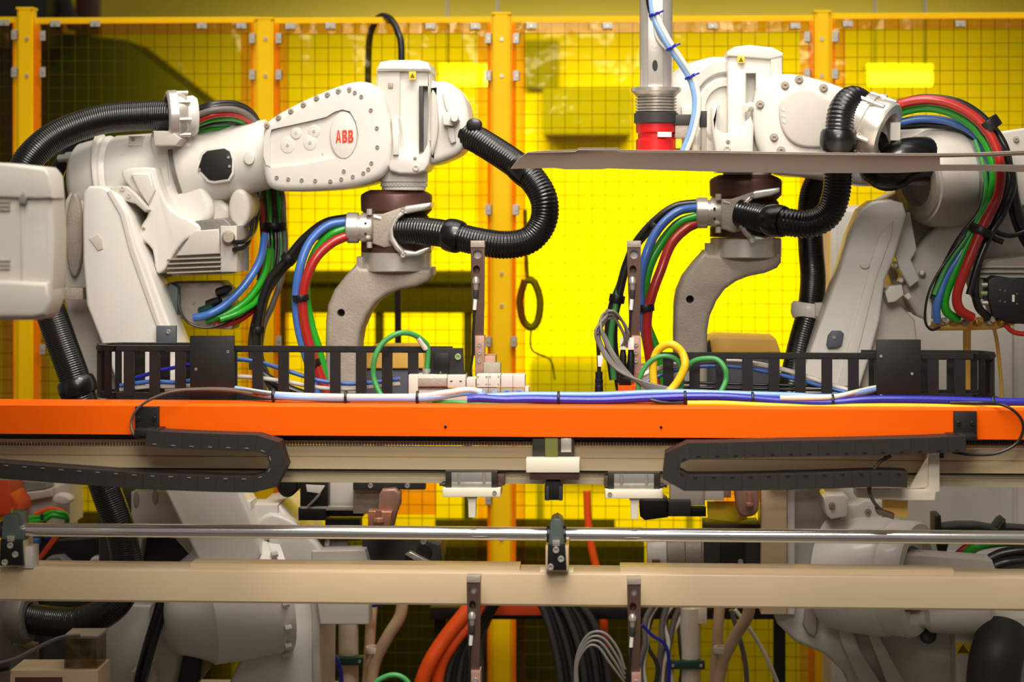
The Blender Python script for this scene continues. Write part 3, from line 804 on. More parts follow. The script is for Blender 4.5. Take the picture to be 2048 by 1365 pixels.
chain_bracket(380, 468, 672, 808, 'black upright plate on the beam in front of the left chain', ((392, 739), (456, 704), (456, 779)))
chain_bracket(1753, 1842, 680, 802, 'black upright plate on the beam in front of the right chain', ((1762, 713), (1824, 748), (1762, 792)))
t = thing('chain_tray', 'thin dark tray carrying both energy chains behind the beam', 'tray', V(1024, 805, 5.6))
for a, b, py in ((215, 935, 801.5), (1300, 2010, 796.5)):
    z = V(1024, py, CH).z; xa, xb = V(a, 700, CH).x, V(b, 700, CH).x
    plane_box('tray_shelf', (xa, CH - 0.03, z - 0.004), (xb, CH + 0.125, z), 'charcoal', t)
    for u in (0.15, 0.5, 0.85):
        xx = xa + (xb - xa) * u
        plane_box('tray_arm', (xx - 0.02, BY + 0.116, z - 0.012), (xx + 0.02, CH + 0.10, z - 0.004), 'charcoal', t)

# --- valve terminal
t = thing('valve_terminal', 'light grey pneumatic valve terminal with modules behind the beam', 'valve terminal', V(940, 802, 5.52))
Y = 5.50
box('base_rail', 838, 780, 1058, 806, Y + 0.01, Y + 0.07, 'ltgrey', t, 1)
box('end_block', 817, 751, 836, 800, Y, Y + 0.07, 'ltgrey', t, 1)
box('bus_module', 836, 750, 894, 774, Y + 0.004, Y + 0.07, 'ltgrey', t, 1)
box('bus_cover', 837, 757, 893, 773, Y - 0.003, Y + 0.004, 'cast', t, 0.5)
box('bus_window', 837, 774, 893, 798, Y + 0.012, Y + 0.06, 'midgrey', t, 0.5)
box('supply_module', 895, 751, 931, 775, Y, Y + 0.07, 'ltgrey', t, 1)
for x in (900, 919): box('module_mark', x, 762, x + 5, 764, Y - 0.001, Y, 'charcoal', t, 0)
box('spacer_module', 933, 758, 951, 774, Y + 0.002, Y + 0.07, 'ltgrey', t, 1)
for k, x in enumerate((953, 977, 1002, 1026)):
    vm = box('valve_module', x, 751, x + 23.5, 775, Y, Y + 0.07, 'ltgrey', t, 1)
    for dx, dy in (((3, 3), (20, 3), (3, 18), (20, 18)) if k < 2 else ()): bolt(B_STEEL, x + dx, 751 + dy, Y - 0.0005, vm, 0.3, 'screw')
    box('port_plate', x, 777, x + 23.5, 789, Y - 0.004, Y + 0.01, 'cast', t, 0.5)
    lathe('air_fitting', V(x + 12, 788, Y - 0.004), V(x + 12, 788, Y - 0.016), [(0, .009), (.5, .009), (.5, .006), (1, .006)], 'c_blue' if k > 1 else 'c_ltblue', t, 14)
box('mount_foot', 1050, 775, 1057, 792, Y - 0.004, Y + 0.06, 'ltgrey', t, 0.5)
lathe('knurled_nut', V(853, 752, Y + 0.03), V(853, 738, Y + 0.03), [(0, .009), (.5, .009), (.5, .0125), (1, .012)], 'steel', t, 16)
lathe('black_knob', V(881, 752, Y + 0.03), V(881, 741, Y + 0.03), [(0, .012), (.4, .012), (.6, .009), (1, .007)], 'black', t, 16)

# --- mast with red gripper and the metal panel it holds
GY = 5.68
t = thing('gripper_mast', 'round aluminium mast hanging down to a red gripper head', 'mast', V(1312, 303, GY))
pt, pbm = V(1314, -60, GY), V(1312, 180, GY)
pt.x = pbm.x
lathe('mast_tube', pt, pbm, [(0, 33 * S(GY)), (1, 33 * S(GY))], 'silver', t, 24, sharp=20)
box('mast_flat', 1296, -50, 1326, 176, GY - 33 * S(GY) - 0.002, GY - 33 * S(GY) + 0.006, 'silver', t, 1)
slab('mast_slot', circ(1310, 131, 5.5, 11, 16), GY - 33 * S(GY) - 0.0035, GY - 33 * S(GY) - 0.002, 'black', t, 0)
def vl(y): return V(1312, y, GY)
lathe('top_flange', vl(176), vl(190), [(0, 50 * S(GY)), (.5, 50 * S(GY)), (1, 42 * S(GY))], 'steel', t, 40)
prof = []
nb = 6
for k in range(nb):
    for u, r in ((0.0, 36), (0.3, 41.5), (0.6, 41.5), (0.95, 36)): prof.append(((k + u) / nb, r * S(GY)))
prof.append((1, 36 * S(GY)))
lathe('bellows', vl(189), vl(226), prof, 'steel', t, 40, sharp=60)
lathe('dark_collar', vl(225), vl(248), [(0, 40 * S(GY)), (.1, 44 * S(GY)), (.9, 44 * S(GY)), (1, 41 * S(GY))], 'charcoal', t, 40)
lathe('red_body', vl(248), vl(304), [(0, 40 * S(GY)), (.3, 40 * S(GY)), (.36, 36 * S(GY)), (.52, 36 * S(GY)), (.58, 40 * S(GY)), (1, 40 * S(GY))], 'red', t, 40)
box('white_label', 1315, 264, 1343, 274, GY - 41 * S(GY), GY - 38 * S(GY), 'label_white', t, 0)
box('valve_arm', 1346, 229, 1392, 250, GY - 0.03, GY + 0.03, 'charcoal', t, 1.5)
box('valve_block', 1350, 250, 1384, 276, GY - 0.025, GY + 0.025, 'cast', t, 1.5)
box('yellow_tag', 1351, 276, 1364, 297, GY - 0.02, GY + 0.01, 'label_yellow', t, 1)
box('sensor_cylinder_body', 1384, 262, 1400, 303, GY - 0.02, GY + 0.02, 'steel', t, 2)
box('sensor_cylinder_head', 1400, 222, 1414, 254, GY - 0.02, GY + 0.02, 'charcoal', t, 2)
box('sensor_cylinder_rod', 1402, 254, 1413, 302, GY - 0.015, GY + 0.015, 'cast', t, 2)
bd = thing('mast_cable_bundle', 'blue and white cable pair strapped along the mast', 'cable bundle', V(1380, 300, GY - 0.06))
cb = [(1302, -60, GY - 0.07), (1306, 20, GY - 0.07), (1330, 75, GY - 0.075), (1352, 110, GY - 0.07), (1378, 150, GY - 0.06), (1390, 180, GY - 0.06), (1393, 215, GY - 0.06), (1384, 262, GY - 0.06), (1368, 303, GY - 0.05)]
tube('blue_cable', [(x - 3, y, Y) for x, y, Y in cb], 6, 'c_ltblue', bd, 10)
tube('white_cable', [(x + 5, y - 1, Y - 0.004) for x, y, Y in cb], 5, 'c_white', bd, 10)
tube('black_cable', [(1292, -60, GY - 0.068), (1298, 5, GY - 0.068), (1306, 35, GY - 0.068)], 6, 'c_black', bd, 10)
tube('thin_cable', [(1308, 40, GY - 0.06), (1312, 70, GY - 0.06), (1326, 92, GY - 0.06), (1350, 112, GY - 0.066)], 3, 'c_white', bd, 8)
for k in (0.23, 0.42, 0.60):
    p, d = along(cb, k); ringband('cable_tie', p, d, .010, .0165, .007, 'c_navy', bd)
    tube('tie_tail', [p + Vector((.012, -.01, .004)), p + Vector((.026, -.012, .010))], .003, 'c_navy', bd, 6, world_pts=True)

t = thing('sheet_panel', 'thin pressed grey metal panel held edge-on by the red gripper', 'metal panel', V(1500, 325, 5.6))
top = [(1056, 306), (1150, 304), (1156, 300), (1235, 300), (1243, 304), (1400, 305), (1560, 308), (1700, 310), (1800, 311), (1880, 311), (1960, 310), (2100, 303), (2250, 298)]
botm = [(1022, 338), (1110, 336), (1130, 339), (1204, 339), (1214, 337), (1400, 343), (1560, 346), (1700, 346.5), (1800, 346), (1880, 342), (1960, 342), (2100, 346), (2250, 348)]
YN, YB = 5.50, 5.535          # the turned-down front flange of the panel
def sheet_strip(name, u0, u1, tp, bt):
    bm = bmesh.new(); rows = []
    nn = 8
    for k in range(nn + 1):
        u = u0 + (u1 - u0) * k / nn
        row = []
        for (xa, ya), (xb, yb) in zip(tp, bt):
            Y = YN + (YB - YN) * u
            q0, q1 = V(xa, ya, YN), V(xb, yb, YB)
            p = q0.lerp(q1, u)
            p.z += 0.006 * math.sin(u * math.pi)
            row.append(p)
        rows.append(row)
    vs = [[bm.verts.new(p) for p in r] for r in rows]
    vt = [[bm.verts.new(p + Vector((0, 0, 0.0022))) for p in r] for r in rows]
    m_ = len(tp)
    for g in (vs, vt):
        for a, b in zip(g, g[1:]):
            for i in range(m_ - 1): bm.faces.new((a[i], a[i + 1], b[i + 1], b[i]))
    for i in range(m_ - 1):
        bm.faces.new((vs[0][i], vs[0][i + 1], vt[0][i + 1], vt[0][i])); bm.faces.new((vs[-1][i], vs[-1][i + 1], vt[-1][i + 1], vt[-1][i]))
    for k in range(nn):
        bm.faces.new((vs[k][0], vs[k + 1][0], vt[k + 1][0], vt[k][0])); bm.faces.new((vs[k][-1], vs[k + 1][-1], vt[k + 1][-1], vt[k][-1]))
    return bm
bm = sheet_strip('a', 0, 1, top[:10], botm[:10])
obj('front_flange', bm, 'sheet_steel', t, 40)
bm = sheet_strip('b', 0.0, 0.20, top[9:], botm[9:])
obj('flange_upper_rim', bm, 'sheet_steel', t, 40)
bm = sheet_strip('c', 0.74, 1.0, top[9:], botm[9:])
obj('flange_lower_rim', bm, 'sheet_steel', t, 40)
bm = bmesh.new(); rows = []
for k in range(5):
    rows.append([V(x, y, 5.50) + Vector((0.02 * k * (1 if i_ < 1 else 0), 0.1 * k + 0.001, 0.002 + 0.006 * math.sin(k * 0.8))) for i_, (x, y) in enumerate(top)])
lo = [[bm.verts.new(p) for p in r] for r in rows]; hi = [[bm.verts.new(p + Vector((0, 0, .002))) for p in r] for r in rows]
for g_ in (lo, hi):
    for a, b in zip(g_, g_[1:]):
        for i_ in range(len(top) - 1): bm.faces.new((a[i_], a[i_ + 1], b[i_ + 1], b[i_]))
obj('panel_skin', bm, 'sheet_steel', t, 40)
# ================================================================== left robot
def vp(px, py, Y): return V(px, py, Y)
def cylpx(name, a, b, prof, m, parent, n=36, label=None, sharp=35):
    """turned part between two (px, py, Y) points, radii in pixels"""
    s = S((a[2] + b[2]) / 2)
    return lathe(name, V(*a), V(*b), [(t_, r * s) for t_, r in prof], m, parent, n, label, sharp)
def foot_to_floor(t, px0, px1, py, Y0, Y1, m='white2'):
    a, b = V(px0, py, Y0), V(px1, py, Y0)
    plane_box('pedestal', (a.x, Y0, 0.03), (b.x, Y1, a.z), m, t)
    plane_box('base_plate', (a.x - 0.08, Y0 - 0.08, 0.0), (b.x + 0.08, Y1 + 0.08, 0.03), 'charcoal', t)

R1 = thing('industrial_robot', 'white industrial robot at left with red lettered forearm casing', 'robot', Vector((V(480, 1300, 6.3).x, 6.3, 0)), 'large white robots')
# forearm front casing with bolted rim and recessed cover
OUT = [(524, 300), (526, 262), (540, 238), (600, 204), (660, 178), (700, 165), (728, 163), (752, 172), (768, 195), (778, 235), (786, 275), (785, 312), (774, 342), (748, 362), (700, 375), (640, 381), (570, 383), (538, 374), (526, 345)]
REC = [(527, 275), (533, 262), (560, 255), (620, 242), (652, 234), (668, 224), (684, 219), (700, 223), (712, 245), (717, 270), (715, 295), (706, 312), (690, 319), (672, 316), (655, 319), (600, 330), (545, 336), (532, 330), (527, 312)]
casing = slab('forearm_casing', OUT, 6.08, 6.40, 'white', R1, 16, 5, [(REC, 0.012, 0)], seg=4)
casing['label'] = 'white forearm casing with bolted rim'
slab('emblem_disc', circ(687, 270, 27, 47, 32), 6.083, 6.092, 'white', R1, 2)
def glyph(kind, ox, oy, w, h):
    sk = lambda u, v: (ox + w * u, oy + h * v - 4.0 * u * w / 12 * 0.35)
    if kind == 'A':
        return [[sk(0, 1), sk(.36, 0), sk(.50, 0), sk(.50, .22), sk(.40, .62), sk(.50, .62), sk(.50, .80), sk(.34, .80), sk(.28, 1)],
                [sk(.54, 0), sk(.66, 0), sk(1, 1), sk(.72, 1), sk(.68, .80), sk(.54, .80), sk(.54, .62), sk(.63, .62), sk(.54, .24)]]
    up = [sk(0, 0), sk(.62, 0), sk(.82, .06), sk(.90, .2), sk(.88, .36), sk(.78, .47), sk(.34, .47), sk(.34, .36), sk(.52, .36), sk(.58, .28), sk(.52, .18), sk(.30, .18), sk(.30, .47), sk(0, .47)]
    dn = [sk(0, .51), sk(.30, .51), sk(.30, .82), sk(.54, .82), sk(.64, .74), sk(.56, .64), sk(.34, .64), sk(.34, .51), sk(.82, .51), sk(.95, .62), sk(1, .76), sk(.92, .92), sk(.70, 1), sk(0, 1)]
    return [up, dn]
for kk, gx in zip('ABB', (671.5, 684.5, 696.5)):
    for gp in glyph(kk, gx, 261, 10.5, 25): slab('emblem_letter', gp, 6.0815, 6.084, 'emblem', R1, 0)
for x, y in [(534, 252), (557, 236), (582, 223), (607, 210), (633, 197), (655, 190), (677, 183), (699, 180), (710, 185), (723, 193), (742, 220), (754, 256), (755, 294), (743, 326), (737, 338), (727, 346), (706, 353), (683, 358), (688, 342), (661, 362), (631, 361), (604, 360), (577, 358), (554, 355)]:
    bolt(B_CAP, x, y, 6.0805, R1, 0.8)
for x, y, r in ((592, 266, 11), (575, 290, 15), (620, 285, 14), (628, 262, 12)):
    slab('cover_boss', circ(x, y, r, r * 1.15, 20), 6.0895, 6.093, 'white', R1, 1.5)
    bolt(B_PAINT, x, y, 6.0893, R1, 0.45, 'cover_screw')
for x, y in ((633, 250), (580, 282), (572, 304), (645, 308), (615, 288), (630, 277), (530, 318)): bolt(B_PAINT, x, y, 6.0915, R1, 0.3, 'cover_screw')
# forearm tube
cylpx('forearm_tube', (366, 344, 6.24), (545, 306, 6.24), [(0, 76), (.04, 80), (.10, 79), (.5, 74), (.9, 70), (1, 69)], 'white', R1, 48)
cylpx('forearm_seam', (360, 345, 6.24), (368, 343, 6.24), [(0, 79), (1, 79)], 'castgrey', R1, 48)
slab('inspection_cover', [(396, 337), (405, 310), (414, 302), (448, 297), (459, 303), (464, 320), (463, 345), (456, 358), (428, 362), (418, 360)], 6.118, 6.15, 'blackmetal', R1, 2)
slab('inspection_rim', [(390, 338), (401, 306), (412, 298), (450, 292), (463, 300), (469, 320), (468, 348), (459, 363), (427, 368), (414, 365)], 6.122, 6.16, 'white', R1, 3)
for x, y in ((457, 315), (459, 333), (399, 339)): bolt(B_STEEL, x, y, 6.117, R1, 0.5)
slab('round_pad', circ(498, 316, 11, 14, 20), 6.122, 6.15, 'white', R1, 2)
# elbow housing behind
cylpx('elbow_housing', (152, 372, 6.30), (362, 345, 6.26), [(0, 48), (.02, 62), (.06, 76), (.10, 84), (.38, 92), (.40, 88), (.42, 86), (.46, 90), (.75, 86), (1, 82)], 'white', R1, 48)
cylpx('elbow_lip', (208, 362, 6.29), (216, 361, 6.29), [(0, 94), (.3, 98), (.7, 98), (1, 94)], 'white', R1, 48)
box('housing_lug', 257, 272, 284, 292, 6.17, 6.22, 'white', R1, 2)
bolt(B_CAP, 266, 279, 6.17, R1, 0.6)
slab('elbow_neck', [(300, 268), (352, 258), (372, 268), (395, 300), (410, 370), (425, 410), (420, 440), (395, 455), (350, 470), (310, 440), (300, 400), (305, 330)], 6.14, 6.36, 'white', R1, 14, 4, seg=4)
slab('clamp_saddle', [(304, 262), (352, 246), (360, 280), (330, 292), (306, 290)], 6.16, 6.26, 'white2', R1, 3)
# elbow side casting
slab('elbow_bracket', [(243, 352), (252, 337), (303, 335), (312, 345), (322, 380), (345, 420), (395, 448), (398, 468), (372, 480), (350, 505), (330, 540), (312, 545), (304, 500), (282, 478), (282, 452), (295, 428), (285, 400), (262, 378)], 6.05, 6.2, 'white', R1, 6, 3)
slab('elbow_bracket_face', [(262, 348), (300, 347), (310, 380), (296, 410), (276, 380)], 6.035, 6.06, 'white', R1, 4)
slab('elbow_body', [(278, 440), (320, 400), (440, 400), (470, 425), (440, 500), (395, 530), (320, 560), (292, 540), (280, 500)], 6.18, 6.42, 'white2', R1, 10)
for x, y in ((288, 458), (287, 487)): bolt(B_CAP, x, y, 6.05, R1, 0.6)
# hand crank / cable guides at the knuckle
slab('hose_guide', [(218, 378), (236, 372), (252, 372), (268, 384), (290, 408), (298, 420), (290, 425), (270, 408), (240, 400)], 6.02, 6.06, 'white2', R1, 4)
for x, y in ((224, 380), (245, 378), (258, 392)): bolt(B_PAINT, x, y, 6.018, R1, 0.7)
# elbow motor
mot = slab('elbow_motor', [(330, 518), (378, 452), (392, 442), (448, 436), (462, 448), (470, 470), (470, 536), (462, 548), (345, 552), (332, 540)], 6.06, 6.28, 'castgrey', R1, 4)
mot['label'] = 'grey finned elbow motor'
slab('motor_cover', [(352, 512), (388, 462), (438, 458), (440, 508)], 6.045, 6.06, 'white2', mot, 3)
for k in range(4):
    slab('motor_fin', [(334, 518 + k * 9), (442, 514 + k * 9), (442, 517 + k * 9), (334, 521 + k * 9)], 6.045, 6.06, 'cast', mot, 0.5)
box('motor_end_cap', 440, 452, 474, 545, 6.05, 6.26, 'white2', mot, 4)
cylpx('connector', (457, 475, 6.05), (457, 475, 6.02), [(0, 14), (.7, 13), (1, 10)], 'cast', mot, 20)
slab('motor_rear_dome', circ(478, 418, 22, 40, 20), 6.15, 6.35, 'white2', R1, 8)
# junction box below the motor
jb = slab('junction_box', [(336, 566), (440, 564), (455, 580), (470, 640), (462, 660), (400, 658), (350, 630), (338, 600)], 6.16, 6.30, 'cast', R1, 3)
jb['label'] = 'aluminium connector box under the elbow motor'
slab('side_cover', [(326, 590), (340, 566), (356, 575), (356, 628), (340, 645)], 6.12, 6.2, 'greypaint', jb, 3)
for x, y in ((372, 572), (402, 570), (388, 606), (360, 612), (420, 648)): bolt(B_CAP, x, y, 6.16, jb, 0.6)
for x, y, m_ in ((445, 580, 'black'), (425, 604, 'black'), (410, 618, 'teal')):
    cylpx('plug', (x - 8, y + 6, 6.15), (x + 16, y - 4, 6.13), [(0, 10), (.6, 9), (1, 6)], m_, jb, 14)
# lower arm
la = slab('lower_arm', [(164, 430), (166, 385), (178, 372), (205, 372), (238, 392), (262, 432), (278, 490), (292, 520), (330, 625), (356, 692), (420, 840), (480, 985), (512, 1062), (520, 1110), (500, 1140), (430, 1160), (400, 1130), (330, 985), (262, 840), (205, 695), (172, 610), (165, 520)], 5.98, 6.16, 'white', R1, 7, 0)
slab('arm_ridge', [(222, 380), (250, 425), (270, 500), (318, 640), (338, 690), (330, 690), (308, 640), (258, 500), (240, 430), (214, 384)], 5.976, 5.982, 'white', la, 1)
slab('arm_pocket', [(178, 478), (196, 468), (205, 480), (206, 498), (196, 502)], 5.977, 5.982, 'white2', la, 1)
slab('arm_inner_wall', [(126, 440), (130, 400), (142, 380), (168, 370), (196, 374), (206, 400), (205, 560), (245, 690), (330, 900), (280, 960), (205, 820), (152, 690), (128, 600)], 6.17, 6.34, 'white2', R1, 6)  # same white as the arm; the off-white puts its shadow into the colour
slab('knuckle_shade_disc', circ(148, 470, 17, 84, 28), 6.14, 6.17, 'cast', R1, 4)  # darker disc stands in for the shaded interior of the open knuckle drum
box('bumper', 312, 652, 352, 690, 5.962, 5.98, 'bluegrey', R1, 3)
bolt(B_STEEL, 337, 664, 5.962, R1, 0.8)
cylpx('chrome_stub', (118, 318, 6.34), (166, 312, 6.32), [(0, 8), (.35, 9), (.35, 12), (1, 12)], 'chrome', R1, 18)
box('hose_support', 122, 576, 166, 600, 6.02, 6.10, 'cast', R1, 2)
# shoulder: gear drum, bolts and turret
cylpx('shoulder_drum', (322, 1232, 6.02), (560, 1180, 6.16), [(0, 40), (.03, 66), (.10, 84), (.22, 96), (.34, 112), (.36, 118), (.9, 128), (.92, 124), (1, 124)], 'white', R1, 48)
cylpx('drum_hub', (318, 1234, 6.0), (330, 1231, 6.02), [(0, 30), (1, 34)], 'white2', R1, 24)
for k in range(16):
    a = 2 * math.pi * k / 16
    c0 = V(548, 1183, 6.15); r_ = 132 * S(6.1)
    d = (V(560, 1180, 6.16) - V(322, 1232, 6.02)).normalized(); u, w = frame_of(d)
    p = c0 + (u * math.cos(a) + w * math.sin(a)) * r_
    lathe('drum_bolt', p - d * 0.02, p, [(0, .010), (1, .010)], 'white2', R1, 8)
for x, y in ((392, 1236), (398, 1252), (408, 1244), (416, 1250), (402, 1262)): bolt(B_CAP, x, y, 5.985, R1, 0.5)
slab('turret', [(508, 1020), (562, 1010), (592, 1052), (620, 1090), (636, 1150), (642, 1240), (640, 1430), (432, 1430), (470, 1340), (502, 1284), (540, 1262), (556, 1225), (558, 1150), (545, 1080)], 6.10, 6.45, 'white', R1, 10)
slab('turret_edge', [(606, 1090), (628, 1110), (640, 1240), (640, 1365), (626, 1365), (624, 1230)], 6.09, 6.10, 'white2', R1, 1)
slab('turret_pad', [(504, 1268), (542, 1262), (560, 1280), (552, 1287), (520, 1287)], 6.06, 6.12, 'white', R1, 3)
box('stop_block', 478, 1004, 502, 1046, 6.02, 6.12, 'white', R1, 2)
box('stop_block', 502, 1010, 556, 1052, 6.08, 6.20, 'white', R1, 3)
for x, y in ((482, 1014), (496, 1024), (492, 1036)): bolt(B_CAP, x, y, 6.019, R1, 0.7)
slab('turret_shoulder', [(516, 1048), (540, 1028), (580, 1040), (612, 1068), (640, 1098), (640, 1140), (560, 1140), (540, 1090)], 6.06, 6.12, 'white', R1, 8, 3)
cylpx('axis_motor', (600, 1105, 6.2), (700, 1100, 6.2), [(0, 38), (.5, 40), (.5, 36), (1, 34)], 'castgrey', R1, 28)
cylpx('motor_ring', (655, 1102, 6.2), (664, 1102, 6.2), [(0, 44), (1, 44)], 'steel', R1, 28)
slab('motor_guard', [(624, 1103), (730, 1100), (738, 1128), (738, 1250), (640, 1250), (626, 1150)], 6.05, 6.14, 'white2', R1, 3)
slab('counter_body', [(196, 985), (330, 985), (400, 1060), (420, 1160), (400, 1360), (350, 1430), (220, 1430), (196, 1300)], 6.24, 6.44, 'charcoal', R1, 8)
slab('arm_slot_rim', [(262, 985), (330, 985), (395, 1060), (420, 1130), (395, 1130), (350, 1078), (315, 1068), (285, 1080), (276, 1130), (262, 1130)], 6.165, 6.24, 'white2', R1, 3)
for x, y in ((272, 1000), (310, 994)): slab('slot', circ(x, y, 6, 16, 16, 0.2), 6.160, 6.165, 'cast', R1, 1)
slab('lower_casting', [(196, 1210), (330, 1210), (360, 1290), (330, 1430), (150, 1430), (180, 1300)], 6.12, 6.24, 'white2', R1, 8)
slab('hose_foot', [(262, 1345), (300, 1330), (312, 1360), (300, 1385), (266, 1380)], 6.05, 6.12, 'white2', R1, 4)
foot_to_floor(R1, 240, 640, 1425, 6.12, 6.55)
# wrist: left cheek, tilting column, right drum, neck
slab('wrist_column', [(753, 136), (760, 126), (780, 123), (838, 123), (856, 128), (860, 140), (861, 300), (855, 325), (800, 330), (775, 300), (760, 250), (753, 200)], 6.16, 6.34, 'white', R1, 4, 0, [([(839, 172), (858, 172), (858, 285), (846, 306), (838, 308)], 0.05, 0)])
box('column_shaded_face', 755, 136, 800, 300, 6.15, 6.17, 'white2', R1, 2)  # off-white overlay paints the column's turned left side in shade
slab('column_cap', [(753, 138), (760, 124), (782, 120), (838, 120), (856, 125), (861, 138), (861, 142), (753, 142)], 6.135, 6.35, 'white', R1, 4)
box('column_gap_shade', 838, 172, 846, 304, 6.14, 6.162, 'charcoal', R1, 1)  # charcoal bar paints the shade in the gap between column and yoke
box('warning_label', 818, 143, 832, 159, 6.1335, 6.1345, 'label_yellow', R1, 0)
slab('warning_triangle', [(825, 146), (830, 156), (820, 156)], 6.133, 6.1336, 'label_dark', R1, 0)
box('column_screw_pad', 776, 166, 786, 176, 6.145, 6.15, 'cast', R1, 1)
slab('wrist_drum', [(858, 172), (872, 163), (892, 163), (912, 174), (928, 196), (937, 225), (939, 255), (934, 285), (920, 305), (898, 318), (858, 329), (852, 300)], 6.12, 6.38, 'white', R1, 16, 3, seg=4)
slab('drum_inner_ring', [(862, 188), (872, 192), (876, 230), (876, 262), (870, 295), (862, 305)], 6.10, 6.13, 'white2', R1, 3, 3)
slab('drum_rib', [(884, 184), (900, 190), (912, 226), (900, 230), (890, 215)], 6.105, 6.13, 'white', R1, 3)
slab('drum_rib', [(896, 252), (908, 256), (912, 284), (902, 288), (896, 272)], 6.105, 6.13, 'white', R1, 3)
slab('drum_lug', [(884, 226), (912, 222), (918, 240), (904, 252), (886, 250)], 6.08, 6.13, 'white', R1, 2)
cylpx('lug_pin', (909, 236, 6.09), (909, 236, 6.05), [(0, 9), (.8, 9), (1, 7)], 'white', R1, 16)
slab('wrist_yoke', [(782, 236), (796, 236), (800, 262), (800, 296), (812, 314), (832, 318), (848, 304), (858, 280), (862, 300), (858, 328), (850, 342), (830, 348), (800, 348), (780, 342), (776, 330), (782, 318), (785, 290)], 6.075, 6.30, 'white', R1, 5)
box('yoke_step', 786, 268, 797, 310, 6.065, 6.075, 'white', R1, 1)
bolt(B_PAINT, 832, 336, 6.074, R1, 1.0); bolt(B_CAP, 830, 317, 6.074, R1, 0.5)
NY = 6.22
cylpx('neck', (808, 318, NY - 0.04), (808, 381, NY - 0.04), [(0, 46), (.3, 48), (.72, 48), (.76, 44), (.98, 44), (1, 42)], 'white', R1, 48)
for k in range(20):
    a = math.pi * (1 + k / 19 * 1.0)
    p = V(808, 370, NY - 0.04) + Vector((math.cos(a), math.sin(a), 0)) * 44.5 * S(NY)
    place('neck_tooth', B_PAINT, p, R1, (0, 0, a + math.pi / 2), 0.6)

# ================================================================== tool flange, hose cradle and gun arm (both robots)
def tool_set(R, dx, dy, Y, side):
    def c(x, y, yy=Y): return (x + dx, y + dy, yy)
    cylpx('tool_flange', c(793, 380), c(793, 430), [(0, 52), (.08, 62), (.18, 70), (.28, 72), (.82, 71), (1, 62)], 'brown', R, 48)
    cylpx('swivel_core', c(793, 428), c(793, 504), [(0, 60), (.1, 66), (.6, 66), (.62, 71), (1, 71)], 'brown', R, 48)
    # hose cradle on the swivel
    body = slab('swivel_body', [(x + dx, y + dy) for x, y in [(745, 428), (765, 428), (800, 416), (812, 420), (790, 440), (782, 462), (790, 492), (768, 496), (745, 488)]], Y - 0.115, Y - 0.04, 'cast', R, 3)
    slab('cradle_arm', [(x + dx, y + dy) for x, y in [(800, 420), (812, 412), (840, 408), (862, 405), (862, 414), (845, 422), (815, 428), (803, 430)]], Y - 0.14, Y - 0.02, 'silver', R, 4)
    slab('cradle_arm', [(x + dx, y + dy) for x, y in [(776, 478), (790, 500), (806, 514), (840, 512), (862, 500), (862, 490), (830, 503), (808, 500), (792, 484)]], Y - 0.14, Y - 0.02, 'silver', R, 4)
    ring = [(x + dx, y + dy) for x, y in [(803, 420), (788, 436), (777, 460), (780, 482), (792, 500), (806, 510), (812, 506), (798, 492), (788, 474), (787, 456), (797, 438), (812, 426)]]
    slab('cradle_rim', ring, Y - 0.15, Y - 0.02, 'silver', R, 3)
    for x, y in ((806, 420), (806, 511)): bolt(B_STEEL, x + dx, y + dy, Y - 0.15, R, 0.9)
    cylpx('cable_gland', c(694, 456, Y - 0.06), c(748, 456, Y - 0.06), [(0, 28), (.04, 31), (.42, 31), (.44, 26), (.52, 26), (.54, 30), (.9, 30), (1, 27)], 'silver', R, 32)
    for y in (447, 468): bolt(B_BLACK, 731 + dx, y + dy, Y - 0.108, R, 0.55, 'set_screw')
    for y in (424, 490): cylpx('clamp_stud', c(739, y - 6, Y - 0.10), c(739, y + 6, Y - 0.10), [(0, 6), (1, 6)], 'silver', R, 12)
    cylpx('clamp_bolt', c(748, 434, Y - 0.11), c(762, 438, Y - 0.11), [(0, 6), (1, 5)], 'silver', R, 12)
def gun(label, dx, dy, Y):
    G = thing('welding_gun', label, 'welding gun', V(690 + dx, 1050 + dy, Y), 'spot welding guns')
    def c(x, y, yy=Y): return (x + dx, y + dy, yy)
    cylpx('mount_ring', c(793, 503), c(793, 542), [(0, 69), (.05, 71), (.95, 71), (1, 69)], 'silver', G, 48)
    box('ring_lug', 713 + dx, 514 + dy, 730 + dx, 540 + dy, Y - 0.04, Y + 0.02, 'cast', G, 2)
    pts = [(722, 536), (864, 536), (865, 552), (856, 564), (832, 574), (800, 580), (775, 590), (752, 606), (735, 630), (722, 660), (717, 690), (717, 860), (705, 1010), (660, 1010), (650, 860), (650, 690), (651, 640), (655, 610), (668, 580), (690, 552), (712, 528)]
    slab('gun_arm', [(x + dx, y + dy) for x, y in pts], Y - 0.075, Y + 0.075, ['cast', 'black'], G, 10, 0, [(circ(682 + dx, 626 + dy, 8, 8, 20), 0.06, 1)], seg=4)
    return G
tool_set(R1, 0, 0, NY, -1)
G1 = gun('grey curved welding gun arm hanging from the left robot flange', 0, 0, NY)
# ================================================================== right robot (mirrored pose)
R2 = thing('industrial_robot', 'white industrial robot at right behind the sheet panel', 'robot', Vector((V(1850, 1300, 6.35).x, 6.35, 0)), 'large white robots')
W2 = 6.22
